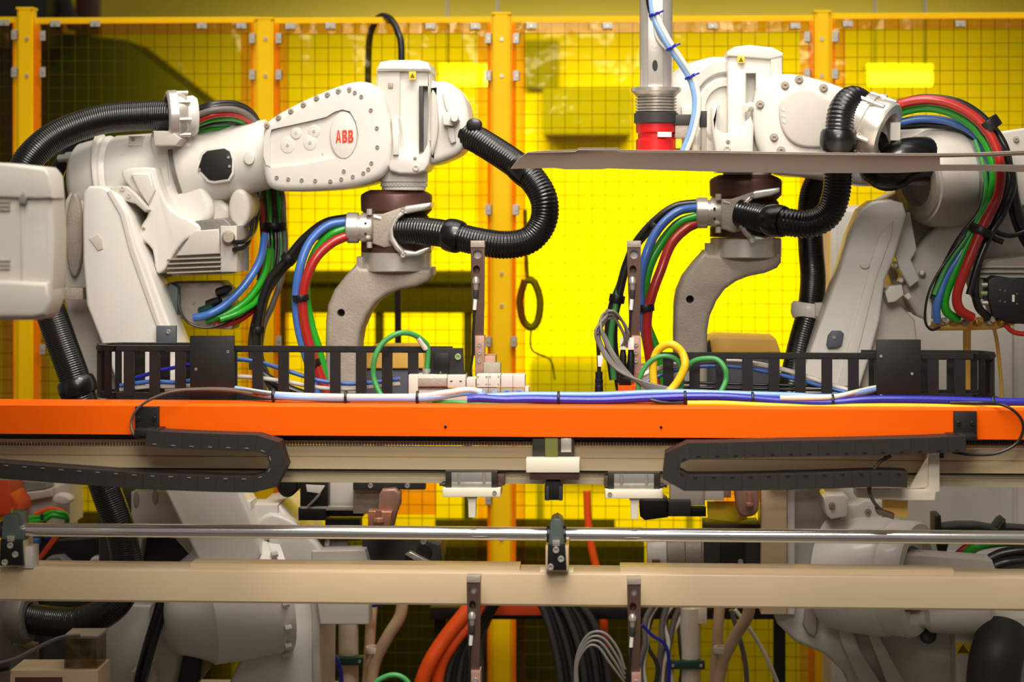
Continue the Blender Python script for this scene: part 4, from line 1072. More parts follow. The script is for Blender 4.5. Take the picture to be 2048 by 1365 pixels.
# left wrist drum with concentric rings, axis turned towards the aisle
dax = Vector((0.42, -0.9, 0.02)).normalized()
cD = V(1424, 224, 6.24)
lathe('wrist_drum', cD - dax * 0.10, cD + dax * 0.10, [(0, .10), (.08, .145), (.25, .165), (.75, .168), (.92, .160), (1, .148), (1, .118), (.96, .112), (.90, .108), (.90, .02)], 'white', R2, 56)
lathe('drum_ring', cD + dax * 0.078, cD + dax * 0.094, [(0, .074), (0, .100), (.7, .100), (1, .094), (1, .074), (0, .074)], 'white', R2, 48)
slab('drum_foot', [(1362, 214), (1384, 206), (1392, 240), (1384, 262), (1366, 256)], 6.06, 6.2, 'white', R2, 4)
# tilting column
slab('wrist_column', [(1455, 102), (1470, 94), (1500, 91), (1546, 96), (1565, 106), (1565, 210), (1548, 260), (1540, 310), (1456, 310)], 6.10, 6.30, 'white', R2, 4, 0, [([(1492, 146), (1512, 146), (1512, 250), (1492, 262)], 0.06, 0)])
slab('column_cap', [(1454, 104), (1470, 93), (1500, 90), (1546, 95), (1566, 106), (1566, 112), (1540, 118), (1454, 112)], 6.085, 6.31, 'white', R2, 3)
box('column_right_face', 1541, 112, 1564, 240, 6.09, 6.12, 'white2', R2, 2)
box('column_front_face', 1456, 140, 1491, 300, 6.088, 6.10, 'white', R2, 2)
box('warning_label', 1475, 112, 1489, 126, 6.0835, 6.0845, 'label_yellow', R2, 0)
slab('warning_triangle', [(1482, 114), (1487, 124), (1477, 124)], 6.083, 6.0836, 'label_dark', R2, 0)
# yoke around the column
slab('wrist_yoke', [(1424, 215), (1434, 200), (1440, 212), (1432, 240), (1434, 258), (1446, 266), (1466, 266), (1480, 260), (1490, 244), (1502, 232), (1508, 250), (1506, 310), (1510, 345), (1434, 345), (1430, 300), (1424, 260)], 6.04, 6.24, 'white', R2, 5)
bolt(B_CAP, 1456, 284, 6.039, R2, 0.6); bolt(B_PAINT, 1454, 298, 6.039, R2, 1.0)
cylpx('yoke_pin', (1502, 213, 6.08), (1490, 217, 6.02), [(0, 9), (.8, 9), (1, 7)], 'white', R2, 16)
# forearm casing with cover
slab('forearm_casing', [(1512, 186), (1524, 164), (1548, 151), (1580, 147), (1622, 154), (1680, 172), (1740, 204), (1780, 240), (1800, 300), (1790, 360), (1740, 372), (1640, 356), (1568, 350), (1534, 330), (1514, 290), (1506, 240)], 6.04, 6.34, 'white', R2, 18, 4, seg=4)
slab('casing_cover', [(1558, 216), (1566, 196), (1584, 182), (1606, 176), (1626, 182), (1650, 194), (1690, 208), (1700, 232), (1690, 270), (1676, 292), (1640, 296), (1604, 294), (1578, 280), (1562, 252)], 6.026, 6.06, 'white2', R2, 6, 3)
for k, y in enumerate((220, 232, 244)): slab('cover_mark', [(1562 + k, y), (1568 + k, y - 4), (1570 + k, y + 4)], 6.0245, 6.027, 'white', R2, 0.5)
for x, y in ((1570, 172), (1598, 160), (1647, 177), (1548, 276), (1562, 302), (1520, 210)): bolt(B_CAP, x, y, 6.0395, R2, 1.2)
cylpx('neck', (1494, 318, W2), (1494, 350, W2), [(0, 58), (.5, 56), (.6, 50), (1, 48)], 'white', R2, 40)
# clamp collar on the forearm
cC = V(1742, 252, 6.0); cd = Vector((0.80, -0.42, -0.35)).normalized(); s6 = S(6.0)
lathe('clamp_collar', cC - cd * 42 * s6, cC + cd * 38 * s6, [(0, 54 * s6), (.05, 60 * s6), (.5, 62 * s6), (.52, 58 * s6), (.9, 62 * s6), (1, 58 * s6), (1, 40 * s6), (0, 40 * s6), (0, 54 * s6)], 'silver', R2, 44)
for a in (0.4, 1.2, 2.4, 3.4, 4.4, 5.4):
    u, w = frame_of(cd); q = cC + (u * math.cos(a) + w * math.sin(a)) * 62 * s6
    lathe('collar_screw', q - cd * 30 * s6, q + cd * 26 * s6, [(0, 5 * s6), (.4, 5 * s6), (.4, 8 * s6), (.6, 8 * s6), (.6, 5 * s6), (1, 5 * s6)], 'steel', R2, 8)
box('sleeve_white', 1780, 244, 1802, 282, 6.0, 6.12, 'white', R2, 4)
# elbow body
slab('elbow_bridge', [(1796, 262), (1812, 254), (1850, 258), (1875, 270), (1884, 300), (1870, 360), (1840, 372), (1800, 360), (1790, 310)], 6.10, 6.28, 'white', R2, 6, 3)
eC = V(1890, 352, 6.14)
ed = Vector((-0.86, -0.42, -0.10)).normalized()
lathe('elbow_drum', eC - ed * 0.16, eC + ed * 0.10, [(0, .10), (.05, .145), (.3, .158), (.5, .160), (.52, .152), (.56, .152), (.58, .158), (.85, .150), (1, .130), (1, .092), (.9, .090), (.86, .02)], 'white2', R2, 56)
lathe('elbow_rim', eC + ed * 0.095, eC + ed * 0.11, [(0, .082), (0, .118), (.6, .118), (1, .110), (1, .082), (0, .082)], 'silver', R2, 48)
slab('elbow_block', [(1770, 400), (1800, 382), (1850, 392), (1900, 440), (1944, 430), (1960, 300), (2000, 290), (2048, 270), (2140, 262), (2140, 560), (2000, 560), (1900, 560), (1870, 640), (1800, 620), (1775, 540)], 6.22, 6.5, 'white2', R2, 12)
slab('elbow_rear', [(1962, 300), (1966, 268), (2048, 256), (2140, 250), (2140, 420), (2040, 412), (2020, 340), (1990, 330)], 6.16, 6.3, 'white2', R2, 5)
bolt(B_CAP, 2032, 280, 6.159, R2, 0.9)
slab('elbow_web', [(1758, 462), (1800, 462), (1814, 424), (1820, 424), (1834, 500), (1822, 520), (1840, 560), (1820, 575), (1800, 540), (1790, 510), (1790, 468), (1758, 466)], 6.08, 6.2, 'white', R2, 3)
slab('elbow_shell', [(1800, 540), (1830, 500), (1880, 448), (1940, 428), (1960, 440), (1940, 500), (1880, 560), (1850, 640), (1820, 612), (1806, 580)], 6.14, 6.24, 'white2', R2, 8, 2)
cylpx('elbow_boss', (1882, 412, 6.10), (1882, 412, 6.06), [(0, 13), (.7, 12), (1, 8)], 'white2', R2, 18)
for x, y in ((1791, 531), (1802, 561), (1844, 546)): cylpx('boss', (x, y, 6.15), (x, y, 6.10), [(0, 8), (.7, 7), (1, 4)], 'white', R2, 12)
# stop blocks
slab('stop_block', [(1770, 584), (1780, 572), (1804, 570), (1808, 590), (1790, 604), (1776, 606)], 6.03, 6.10, 'white', R2, 2)
slab('stop_block', [(1808, 592), (1818, 586), (1824, 594), (1816, 600)], 6.03, 6.08, 'white', R2, 1)
# lower arm
slab('lower_arm', [(1722, 420), (1745, 402), (1780, 398), (1806, 406), (1814, 430), (1788, 520), (1770, 560), (1760, 640), (1744, 700), (1712, 800), (1690, 900), (1680, 962), (1536, 962), (1548, 920), (1590, 790), (1640, 650), (1680, 540), (1700, 470)], 6.0, 6.16, 'white', R2, 7)
slab('arm_face', [(1760, 470), (1786, 440), (1784, 470), (1752, 560), (1720, 690), (1690, 790), (1668, 790), (1700, 680), (1730, 570), (1742, 520)], 5.994, 6.002, 'white', R2, 2)
slab('arm_flank', [(1756, 560), (1790, 600), (1830, 640), (1836, 700), (1800, 800), (1712, 800), (1744, 690)], 6.10, 6.22, 'white2', R2, 5)
slab('arm_badge', [(1656, 672), (1664, 662), (1682, 662), (1688, 668), (1684, 690), (1676, 696), (1656, 697), (1653, 690)], 5.985, 6.0, 'bluegrey', R2, 3)
bolt(B_STEEL, 1668, 675, 5.984, R2, 0.6)
slab('arm_pad', circ(1730, 530, 10, 8, 16), 5.99, 6.0, 'white', R2, 2)
# motor with black plugs at the far right and its connector tray
slab('elbow_motor', [(1940, 540), (1980, 520), (2060, 512), (2140, 512), (2140, 580), (1960, 600)], 6.06, 6.22, 'cast', R2, 4)
for k in range(3): box('motor_fin', 1955, 532 + 10 * k, 2130, 536 + 10 * k, 6.045, 6.06, 'white2', R2, 0.5)
pb_ = slab('plug_block', [(1976, 560), (1990, 552), (2048, 560), (2130, 566), (2130, 650), (2020, 648), (1985, 632), (1975, 600)], 5.98, 6.06, 'black', R2, 3)
for x, y in ((2000, 580), (2010, 582), (2000, 602), (2010, 604), (2034, 588), (2034, 608)): bolt(B_STEEL, x, y, 5.979, pb_, 0.25, 'contact')
box('plug_mark', 2024, 590, 2029, 604, 5.9785, 5.98, 'label_white', pb_, 0)
for x, y, m_ in ((1968, 570, 'steel'), (1966, 587, 'greenbolt'), (1968, 606, 'steel')): cylpx('plug_latch', (x - 5, y, 5.99), (x + 12, y, 5.99), [(0, 5), (1, 5)], m_, pb_, 10)
slab('connector_tray', [(1858, 640), (1880, 650), (1960, 640), (2030, 636), (2030, 650), (1990, 660), (1890, 662), (1870, 662)], 6.02, 6.16, 'brass', R2, 2)
slab('tray_plate', [(1852, 608), (1858, 600), (1864, 604), (1862, 650), (1856, 654)], 5.99, 6.02, 'white', R2, 1)
for k in range(6): cylpx('brass_fitting', (1880 + 24 * k, 646, 6.02), (1890 + 24 * k, 640, 5.99), [(0, 7), (.6, 7), (.6, 5), (1, 5)], 'brass' if k % 2 else 'cast', R2, 10)
# shoulder drum and castings low on the right
slab('shoulder_plate', [(1575, 985), (1600, 978), (1780, 978), (1780, 1160), (1700, 1240), (1560, 1240), (1560, 1100)], 6.16, 6.34, 'white', R2, 8)
box('arm_edge', 1522, 972, 1574, 1230, 6.06, 6.20, 'beige', R2, 3)
box('arm_edge', 1574, 972, 1590, 1230, 6.08, 6.20, 'white', R2, 3)
slab('shoulder_pocket', [(1618, 978), (1640, 978), (1640, 992), (1630, 998), (1620, 992)], 6.152, 6.16, 'white2', R2, 1)
dC = V(1742, 1150, 6.06); dd = Vector((0.86, -0.5, 0)).normalized()
lathe('shoulder_drum', dC - dd * 0.14, dC + dd * 0.15, [(0, .14), (.06, .170), (.3, .178), (.7, .178), (.74, .170), (.96, .172), (1, .165), (1, .132), (.92, .125), (.88, .02)], 'white', R2, 56)
lathe('drum_hub', dC + dd * 0.115, dC + dd * 0.15, [(0, .10), (.5, .095), (.5, .06), (1, .05)], 'greypaint', R2, 40)
for k in range(9):
    u, w = frame_of(dd); a = 2 * math.pi * k / 9
    q = dC + dd * 0.13 + (u * math.cos(a) + w * math.sin(a)) * 0.08
    lathe('hub_bolt', q, q + dd * 0.03, [(0, .012), (.6, .012), (1, .009)], 'cast', R2, 10)
slab('stop_lug', [(1648, 998), (1655, 990), (1690, 990), (1698, 998), (1694, 1034), (1662, 1040), (1652, 1030)], 5.97, 6.12, 'white', R2, 4)
bolt(B_CAP, 1664, 1012, 5.967, R2, 0.9)
slab('stop_lug', [(1678, 1014), (1716, 1008), (1730, 1000), (1764, 1004), (1768, 1036), (1720, 1046), (1682, 1042)], 6.04, 6.14, 'white', R2, 4)
bolt(B_CAP, 1736, 1025, 6.039, R2, 0.9)
slab('hatch_bar', [(1790, 1112), (1800, 1108), (1950, 1118), (1985, 1122), (1995, 1150), (1950, 1170), (1790, 1160)], 5.92, 6.02, 'white2', R2, 3)
slab('turret', [(1528, 1180), (1560, 1150), (1800, 1140), (2180, 1150), (2180, 1440), (1730, 1440), (1712, 1400), (1690, 1350), (1650, 1310), (1590, 1285), (1555, 1250)], 6.12, 6.5, 'white2', R2, 10)
slab('turret_rib', [(1670, 1180), (1690, 1180), (1700, 1250), (1720, 1300), (1770, 1380), (1790, 1440), (1750, 1440), (1716, 1360), (1684, 1290), (1672, 1240)], 6.08, 6.14, 'white2', R2, 5)
slab('turret_rib', [(1732, 1180), (1742, 1180), (1752, 1255), (1800, 1262), (1830, 1258), (1830, 1272), (1760, 1275), (1790, 1330), (1850, 1440), (1800, 1440), (1764, 1340), (1736, 1270)], 6.06, 6.14, 'white2', R2, 4)
slab('turret_pocket', [(1612, 1210), (1634, 1204), (1634, 1260), (1630, 1276), (1616, 1268), (1606, 1250)], 6.10, 6.13, 'cast', R2, 3)
cylpx('axis_gear', (1790, 1240, 6.02), (1985, 1226, 6.0), [(0, 10), (.05, 16), (.3, 20), (.35, 30), (.95, 46), (1, 40)], 'white2', R2, 30)
cylpx('drain_plug', (1856, 1272, 6.10), (1856, 1272, 6.05), [(0, 17), (.7, 16), (1, 12)], 'black', R2, 20)
slab('front_plate', [(1910, 1270), (1960, 1240), (2180, 1225), (2180, 1440), (1915, 1440)], 6.02, 6.12, 'white2', R2, 4)
box('warning_label', 1912, 1286, 1948, 1310, 6.018, 6.0195, 'label_yellow', R2, 0)
slab('warning_triangle', [(1926, 1289), (1938, 1307), (1914, 1307)], 6.0172, 6.018, 'label_dark', R2, 0)
slab('hose_flange', circ(2004, 1262, 34, 16, 24), 5.99, 6.03, 'cast', R2, 2)
for x, y in ((1968, 1250), (2040, 1258), (2030, 1282)): bolt(B_CAP, x, y, 6.019, R2, 0.7)
foot_to_floor(R2, 1760, 2180, 1435, 6.12, 6.55)
tool_set(R2, 698, -30, W2, 1)
G2 = gun('grey curved welding gun arm hanging from the right robot flange', 698, -27, W2)

# ================================================================== lower ends of the two welding guns
def gun_lower(G, X, Y, mirror):
    pass
# left gun: motor, black servo head, plates and copper electrode
Yg = 6.12
G = G1
box('gun_body', 600, 955, 722, 1022, Yg, Yg + 0.12, 'white2', G, 3)
slab('round_motor', circ(574, 968, 22, 28, 26), Yg - 0.03, Yg + 0.08, 'black', G, 4)
box('head_block', 600, 962, 656, 1016, Yg - 0.05, Yg, 'black', G, 3)
slab('head_label', [(612, 970), (650, 972), (640, 988), (614, 984)], Yg - 0.054, Yg - 0.05, 'ltgrey', G, 0.5)
box('head_foot', 596, 1018, 652, 1042, Yg - 0.06, Yg + 0.04, 'black', G, 4)
box('slide_bar', 600, 1014, 708, 1022, Yg - 0.055, Yg - 0.02, 'steel', G, 1.5)
box('slide_rail', 652, 1022, 726, 1034, Yg - 0.03, Yg + 0.03, 'black', G, 2)
box('cast_plate', 706, 976, 762, 1028, Yg - 0.06, Yg + 0.02, 'cast', G, 1.5)
box('top_bar', 706, 955, 850, 980, Yg - 0.09, Yg - 0.05, 'charcoal', G, 1)
for x in (741, 815): bolt(B_STEEL, x, 972, Yg - 0.0905, G, 0.9)
box('amber_guard', 722, 958, 872, 1030, Yg + 0.03, Yg + 0.04, 'amber', G, 2)
slab('electrode_holder', [(758, 990), (764, 980), (790, 978), (800, 988), (800, 1010), (792, 1030), (786, 1056), (744, 1056), (746, 1040), (756, 1022)], Yg - 0.12, Yg - 0.06, 'copperdull', G, 5)
slab('electrode_block', [(736, 1022), (784, 1024), (780, 1056), (736, 1056)], Yg - 0.15, Yg - 0.10, 'copper', G, 3)
cylpx('electrode_pin', (757, 1022, Yg - 0.16), (757, 1044, Yg - 0.16), [(0, 6), (.6, 6), (.7, 10), (1, 11)], 'copper', G, 16)
tube('head_cable', [(640, 988, Yg - 0.055), (630, 1000, Yg - 0.06), (616, 1014, Yg - 0.06)], 3, 'c_grey', G, 8)
slab('transformer', [(724, 1080), (800, 1076), (830, 1070), (880, 1090), (884, 1120), (870, 1180), (724, 1180)], Yg - 0.02, Yg + 0.14, 'charcoal', G, 5)
slab('transformer_window', circ(848, 1106, 16, 18, 20), Yg - 0.026, Yg - 0.02, 'blackmetal', G, 2)
slab('bright_lever', [(810, 1110), (820, 1104), (862, 1126), (856, 1136), (846, 1134)], Yg - 0.05, Yg - 0.022, 'steel', G, 2)
bolt(B_STEEL, 847, 1084, Yg - 0.022, G, 1.0)
box('gun_link', 650, 1040, 720, 1082, Yg + 0.04, Yg + 0.10, 'charcoal', G, 2)
# right gun
G = G2
box('gun_body', 1340, 955, 1410, 1012, Yg + 0.02, Yg + 0.12, 'white2', G, 3)
slab('black_motor', [(1278, 1004), (1284, 998), (1330, 998), (1336, 1002), (1336, 1036), (1290, 1042), (1280, 1034)], Yg - 0.04, Yg + 0.06, 'black', G, 5)
box('motor_tail', 1336, 1004, 1382, 1034, Yg - 0.03, Yg + 0.05, 'charcoal', G, 3)
box('motor_rod', 1382, 1016, 1412, 1034, Yg - 0.01, Yg + 0.03, 'black', G, 2)
box('clevis', 1410, 960, 1448, 1002, Yg - 0.03, Yg + 0.02, 'ltgrey', G, 2)
box('dark_link', 1448, 958, 1462, 996, Yg - 0.03, Yg + 0.02, 'copperdull', G, 1)
slab('electrode_holder', [(1466, 960), (1512, 960), (1518, 1000), (1516, 1024), (1504, 1034), (1484, 1034), (1474, 1020), (1470, 990)], Yg - 0.09, Yg - 0.03, 'copperdull', G, 6, 2)
cylpx('electrode_pin', (1499, 986, Yg - 0.10), (1499, 1012, Yg - 0.10), [(0, 5), (.75, 5), (.8, 8), (1, 8)], 'copper', G, 16)
slab('amber_guard', [(1430, 958), (1572, 958), (1574, 992), (1564, 1006), (1508, 1006), (1430, 1008)], Yg - 0.025, Yg - 0.015, 'amber', G, 3)
box('transformer', 1408, 1050, 1519, 1180, Yg - 0.02, Yg + 0.12, 'charcoal', G, 3)
box('transformer_side', 1440, 1066, 1490, 1170, Yg - 0.03, Yg - 0.02, 'blackmetal', G, 3)
bolt(B_STEEL, 1481, 1124, Yg - 0.031, G, 0.9)
cylpx('grey_motor', (1296, 1104, Yg + 0.06), (1412, 1104, Yg + 0.06), [(0, 32), (.3, 34), (.32, 40), (.62, 40), (.64, 36), (.9, 36), (.92, 42), (1, 42)], 'cast', G, 32)
cylpx('motor_cap', (1294, 1104, Yg + 0.055), (1332, 1104, Yg + 0.055), [(0, 38), (.3, 42), (1, 42)], 'white', G, 32)
box('motor_plug', 1304, 1122, 1320, 1140, Yg - 0.03, Yg + 0.0, 'brown', G, 1)
slab('yellow_guard', [(1414, 1004), (1490, 1004), (1494, 1040), (1470, 1046), (1416, 1040)], Yg + 0.0, Yg + 0.01, 'label_yellow', G, 2)

# ================================================================== near blurred robot at the left edge
N = thing('foreground_robot', 'blurred off-white robot housing at the left edge, close to the camera', 'robot', Vector((V(-120, 900, 4.6).x, 4.6, 0)))
YN0 = 4.55
slab('housing', [(-260, 316), (10, 326), (86, 334), (98, 348), (104, 400), (108, 470), (106, 560), (100, 610), (90, 634), (74, 641), (-260, 641)], YN0, YN0 + 0.12, 'white2', N, 12)
slab('housing_lid', [(-260, 318), (10, 328), (90, 338), (100, 352), (104, 396), (76, 398), (-260, 386)], YN0 - 0.012, YN0 + 0.1, 'white2', N, 5)
box('seam_rib', 42, 396, 48, 600, YN0 - 0.004, YN0 + 0.01, 'white2', N, 2)
for k in range(6): box('vent_slat', -40, 402 + 8 * k + (94 if k > 2 else 0), 20, 406 + 8 * k + (94 if k > 2 else 0), YN0 - 0.005, YN0 + 0.01, 'cast', N, 1)
slab('latch', [(36, 398), (46, 384), (52, 396), (50, 408), (38, 408)], YN0 - 0.02, YN0, 'midgrey', N, 2)
slab('lower_bulge', [(-260, 560), (20, 562), (96, 566), (102, 600), (90, 630), (66, 636), (-260, 636)], YN0 - 0.02, YN0 + 0.1, 'white2', N, 9)
pN = V(-200, 640, 4.6)
plane_box('stand_column', (pN.x - 0.16, YN0 + 0.01, 0.03), (pN.x + 0.06, YN0 + 0.11, pN.z + 0.05), 'white2', N)
plane_box('stand_base', (pN.x - 0.26, YN0 - 0.08, 0), (pN.x + 0.16, YN0 + 0.30, 0.03), 'charcoal', N)
# ================================================================== hoses of the left robot
def hose(label, pts, r, parentname='corrugated_hose', rib=(0.035, 6), collars=(), n=20, m='hose', group='black corrugated hoses'):
    t = thing(parentname, label, 'hose', V(*pts[-1]), group)
    tube('hose_body', pts, r, m, t, n, 10, rib)
    for k, w, s in collars:
        p, d = along(pts, k)
        rr = r * S(pts[0][2])
        lathe('hose_collar', p - d * w / 2 * S(pts[0][2]), p + d * w / 2 * S(pts[0][2]), [(0, rr * .9), (0, rr * (1 + (s - 1) * .5)), (.15, rr * (1 + (s - 1) * .85)), (.4, rr * s), (.6, rr * s), (.85, rr * (1 + (s - 1) * .85)), (1, rr * (1 + (s - 1) * .5)), (1, rr * .9), (0, rr * .9)], 'hose', t, 28)
    return t
hose('thick black hose arching over the left robot elbow', [(372, 230, 6.12), (340, 230, 6.12), (280, 232, 6.12), (200, 240, 6.10), (120, 268, 6.06), (70, 305, 6.02), (42, 350, 6.0), (30, 420, 6.0), (50, 520, 6.0), (95, 610, 5.98), (125, 690, 5.96), (150, 760, 5.95), (178, 850, 5.95), (205, 960, 5.96), (240, 1060, 5.96), (252, 1130, 5.96), (245, 1185, 5.96), (215, 1222, 5.96), (160, 1245, 5.97), (100, 1244, 5.98), (50, 1236, 5.98)], 30, rib=(0.012, 4.5), collars=((0.562, 34, 1.28),), n=24)
hose('second black hose half hidden behind the left robot elbow', [(175, 275, 6.34), (150, 290, 6.36), (128, 320, 6.38), (110, 360, 6.4), (100, 480, 6.4), (112, 640, 6.4), (150, 800, 6.42)], 16, rib=None, n=14)
# clamp ring around the hose
t = thing('hose_clamp_ring', 'silver white clamp ring around the hose on the left elbow', 'clamp', V(350, 280, 6.1))
d = (V(372, 230, 6.12) - V(320, 231, 6.12)).normalized(); d = (d + Vector((0, 0.36, 0.02))).normalized()
p = V(352, 232, 6.11); s = S(6.1)
lathe('clamp_body', p - d * 20 * s, p + d * 20 * s, [(0, 40 * s), (0, 48 * s), (.1, 52 * s), (.5, 53 * s), (.55, 49 * s), (.85, 46 * s), (1, 42 * s), (1, 31 * s), (.5, 31 * s), (0, 40 * s)], 'silver', t, 40)
lathe('clamp_sleeve', p + d * 18 * s, p + d * 42 * s, [(0, 30 * s), (0, 40 * s), (.7, 41 * s), (1, 36 * s), (1, 30 * s), (0, 30 * s)], 'white', t, 40)
for k in range(8):
    a = 2 * math.pi * k / 8 + 0.2; u, w = frame_of(d)
    q = p + (u * math.cos(a) + w * math.sin(a)) * 47 * s
    lathe('clamp_screw', q, q + d * 24 * s, [(0, 4.5 * s), (1, 4.5 * s)], 'steel', t, 8)
slab('clamp_base', [(306, 262), (345, 262), (362, 278), (352, 292), (308, 292)], 6.05, 6.16, 'white2', t, 3)
# wrist hoses
hw = [(918, 268, 6.17), (945, 275, 6.14), (985, 298, 6.10), (1030, 328, 6.06), (1066, 360, 6.02), (1088, 400, 6.0), (1086, 445, 6.0), (1058, 480, 6.0), (1010, 490, 6.0), (950, 482, 6.02), (890, 468, 6.05), (840, 462, 6.08), (795, 462, 6.11)]
hose('black corrugated hose curling from the left robot wrist to the gun', hw, 27, rib=(0.026, 6), collars=((0.285, 40, 1.10), (0.80, 34, 1.24)), n=22)
slab('wrist_hose_flange', circ(948, 250, 16, 14, 18), 6.1, 6.14, 'hose', bpy.data.objects['industrial_robot'], 3)

# ------------------------------------------------------------------ cable bundles
def bundle(label, cables, ties=(), group=None, at=None):
    """cables = [(part name, material, radius px, points)]"""
    c0 = cables[0][3]
    t = thing('cable_bundle', label, 'cable bundle', V(*(at or c0[-1])), group)
    for nm, m_, r, pts in cables: tube(nm, pts, r, m_, t, 10, 8)
    for (x, y, Y, dx, dy, rr, w) in ties:
        d = (V(x + dx, y + dy, Y) - V(x, y, Y)).normalized()
        ringband('cable_tie', V(x, y, Y), d, rr * 0.5 * S(Y), rr * S(Y), w * S(Y), 'black', t, 20)
    return t
def off(pts, dx, dy, dY=0): return [(x + dx, y + dy, Y + dY) for x, y, Y in pts]
# gun cables, left: gland -> down to behind the chain
g1 = [(698, 448, 6.16), (660, 456, 6.14), (625, 490, 6.12), (602, 540, 6.1), (594, 600, 6.1), (600, 660, 6.1), (622, 730, 6.1), (650, 800, 6.1), (680, 870, 6.1)]
bundle('blue, green and red gun cables arching left of the left gun arm', [
    ('blue_cable', 'c_blue', 9, [(698, 443, 6.16), (655, 452, 6.14), (620, 484, 6.12), (600, 535, 6.1), (592, 595, 6.1), (598, 660, 6.1), (618, 730, 6.1), (640, 800, 6.1)]),
    ('green_cable', 'c_green', 9, [(698, 456, 6.16), (664, 468, 6.15), (636, 496, 6.15), (618, 540, 6.15), (612, 590, 6.15), (622, 650, 6.15), (640, 710, 6.15), (655, 790, 6.15)]),
    ('red_cable', 'c_red', 10, [(700, 470, 6.14), (664, 486, 6.12), (632, 516, 6.1), (612, 560, 6.09), (605, 610, 6.09), (612, 665, 6.09), (632, 730, 6.09), (660, 800, 6.09)]),
    ('dark_cable', 'c_black', 9, [(698, 436, 6.2), (650, 446, 6.2), (606, 480, 6.2), (572, 522, 6.2), (540, 560, 6.2), (520, 620, 6.2), (514, 690, 6.2), (520, 740, 6.2), (560, 770, 6.2), (610, 790, 6.2)]),
    ('dark_cable', 'charcoal', 9, [(696, 448, 6.22), (640, 462, 6.22), (596, 502, 6.22), (560, 545, 6.22), (532, 590, 6.22), (520, 650, 6.22), (520, 720, 6.22), (552, 790, 6.22)]),
    ('dark_cable', 'charcoal', 8, [(690, 452, 6.24), (630, 475, 6.24), (585, 520, 6.24), (548, 560, 6.24), (522, 610, 6.24), (505, 670, 6.24), (506, 740, 6.24)])],
    ((602, 596, 6.09, 1, 12, 17, 12), (515, 660, 6.2, 0, 10, 15, 12), (577, 518, 6.2, -8, 10, 16, 14), (625, 728, 6.09, 4, 12, 17, 14)), 'gun cable bundles')
# dress pack from clamp ring over the elbow, down behind the forearm
def arch(dy, top, Y, x1=395, xe=548, dxe=0):
    return [(x1, 228 + dy, Y), (430, 214 + top, Y), (475, 215 + top, Y + 0.05), (510, 240 + top, Y + 0.12), (530, 300 + top, Y + 0.22), (540 + dxe, 380, 6.48), (545 + dxe, 440, 6.46), (548 + dxe, 500, 6.44), (540 + dxe, 560, 6.4)]
cbs = []
for k, (dy, tp, Y, mm, nm, dxe) in enumerate(((-10, -6, 6.16, 'c_black', 'black_cable', 10), (-6, 0, 6.12, 'c_black', 'black_cable', -10), (2, 6, 6.10, 'c_grey', 'grey_cable', 22), (14, 16, 6.11, 'c_red', 'red_cable', -18), (20, 24, 6.13, 'c_green', 'green_cable', -4), (6, 12, 6.14, 'c_black', 'black_cable', 4), (28, 32, 6.15, 'c_black', 'black_cable', -22), (34, 42, 6.18, 'c_green', 'green_cable', 14))):
    a = arch(dy, tp, Y, dxe=dxe)
    if mm == 'c_green' and k == 4:
        a = a[:-1] + [(535, 560, 6.3), (515, 600, 6.22), (480, 625, 6.15), (440, 640, 6.12)]
    if nm == 'grey_cable': a = a[:-1] + [(562, 560, 6.4), (545, 610, 6.34), (525, 660, 6.3), (520, 740, 6.3), (540, 820, 6.3)]
    cbs.append((nm, mm, 6.5 if k < 6 else 5.5, a))
cbs += [('blue_cable', 'c_blue', 8, [(530, 470, 6.3), (520, 520, 6.24), (490, 570, 6.18), (450, 610, 6.13), (415, 630, 6.11), (388, 636, 6.12)]),
        ('green_cable', 'c_green', 7, [(536, 500, 6.32), (528, 550, 6.27), (500, 595, 6.2), (460, 625, 6.15), (410, 642, 6.13)]),
        ('dark_cable', 'c_dgreen', 5, [(530, 560, 6.27), (500, 600, 6.22), (470, 622, 6.17), (430, 632, 6.14)]),
        ('red_cable', 'c_red', 6, [(545, 560, 6.34), (520, 605, 6.26), (480, 640, 6.18), (430, 652, 6.14)]),
        ('black_cable', 'c_black', 5, [(468, 485, 6.03), (490, 482, 6.08), (508, 462, 6.2), (515, 430, 6.3), (522, 385, 6.4)]),
        ('black_cable', 'c_black', 5, [(468, 500, 6.03), (494, 490, 6.1), (505, 450, 6.2), (508, 410, 6.35), (512, 380, 6.42)]),
        ('thin_cable', 'c_black', 2.5, [(358, 590, 6.1), (360, 620, 6.09), (380, 648, 6.09), (420, 656, 6.1), (460, 640, 6.14), (500, 610, 6.2)])]
bundle('mixed black, red and green cables draped over the left elbow', cbs, ((548, 452, 6.45, 0, 10, 26, 14),), 'robot dress packs', (548, 560, 6.4))

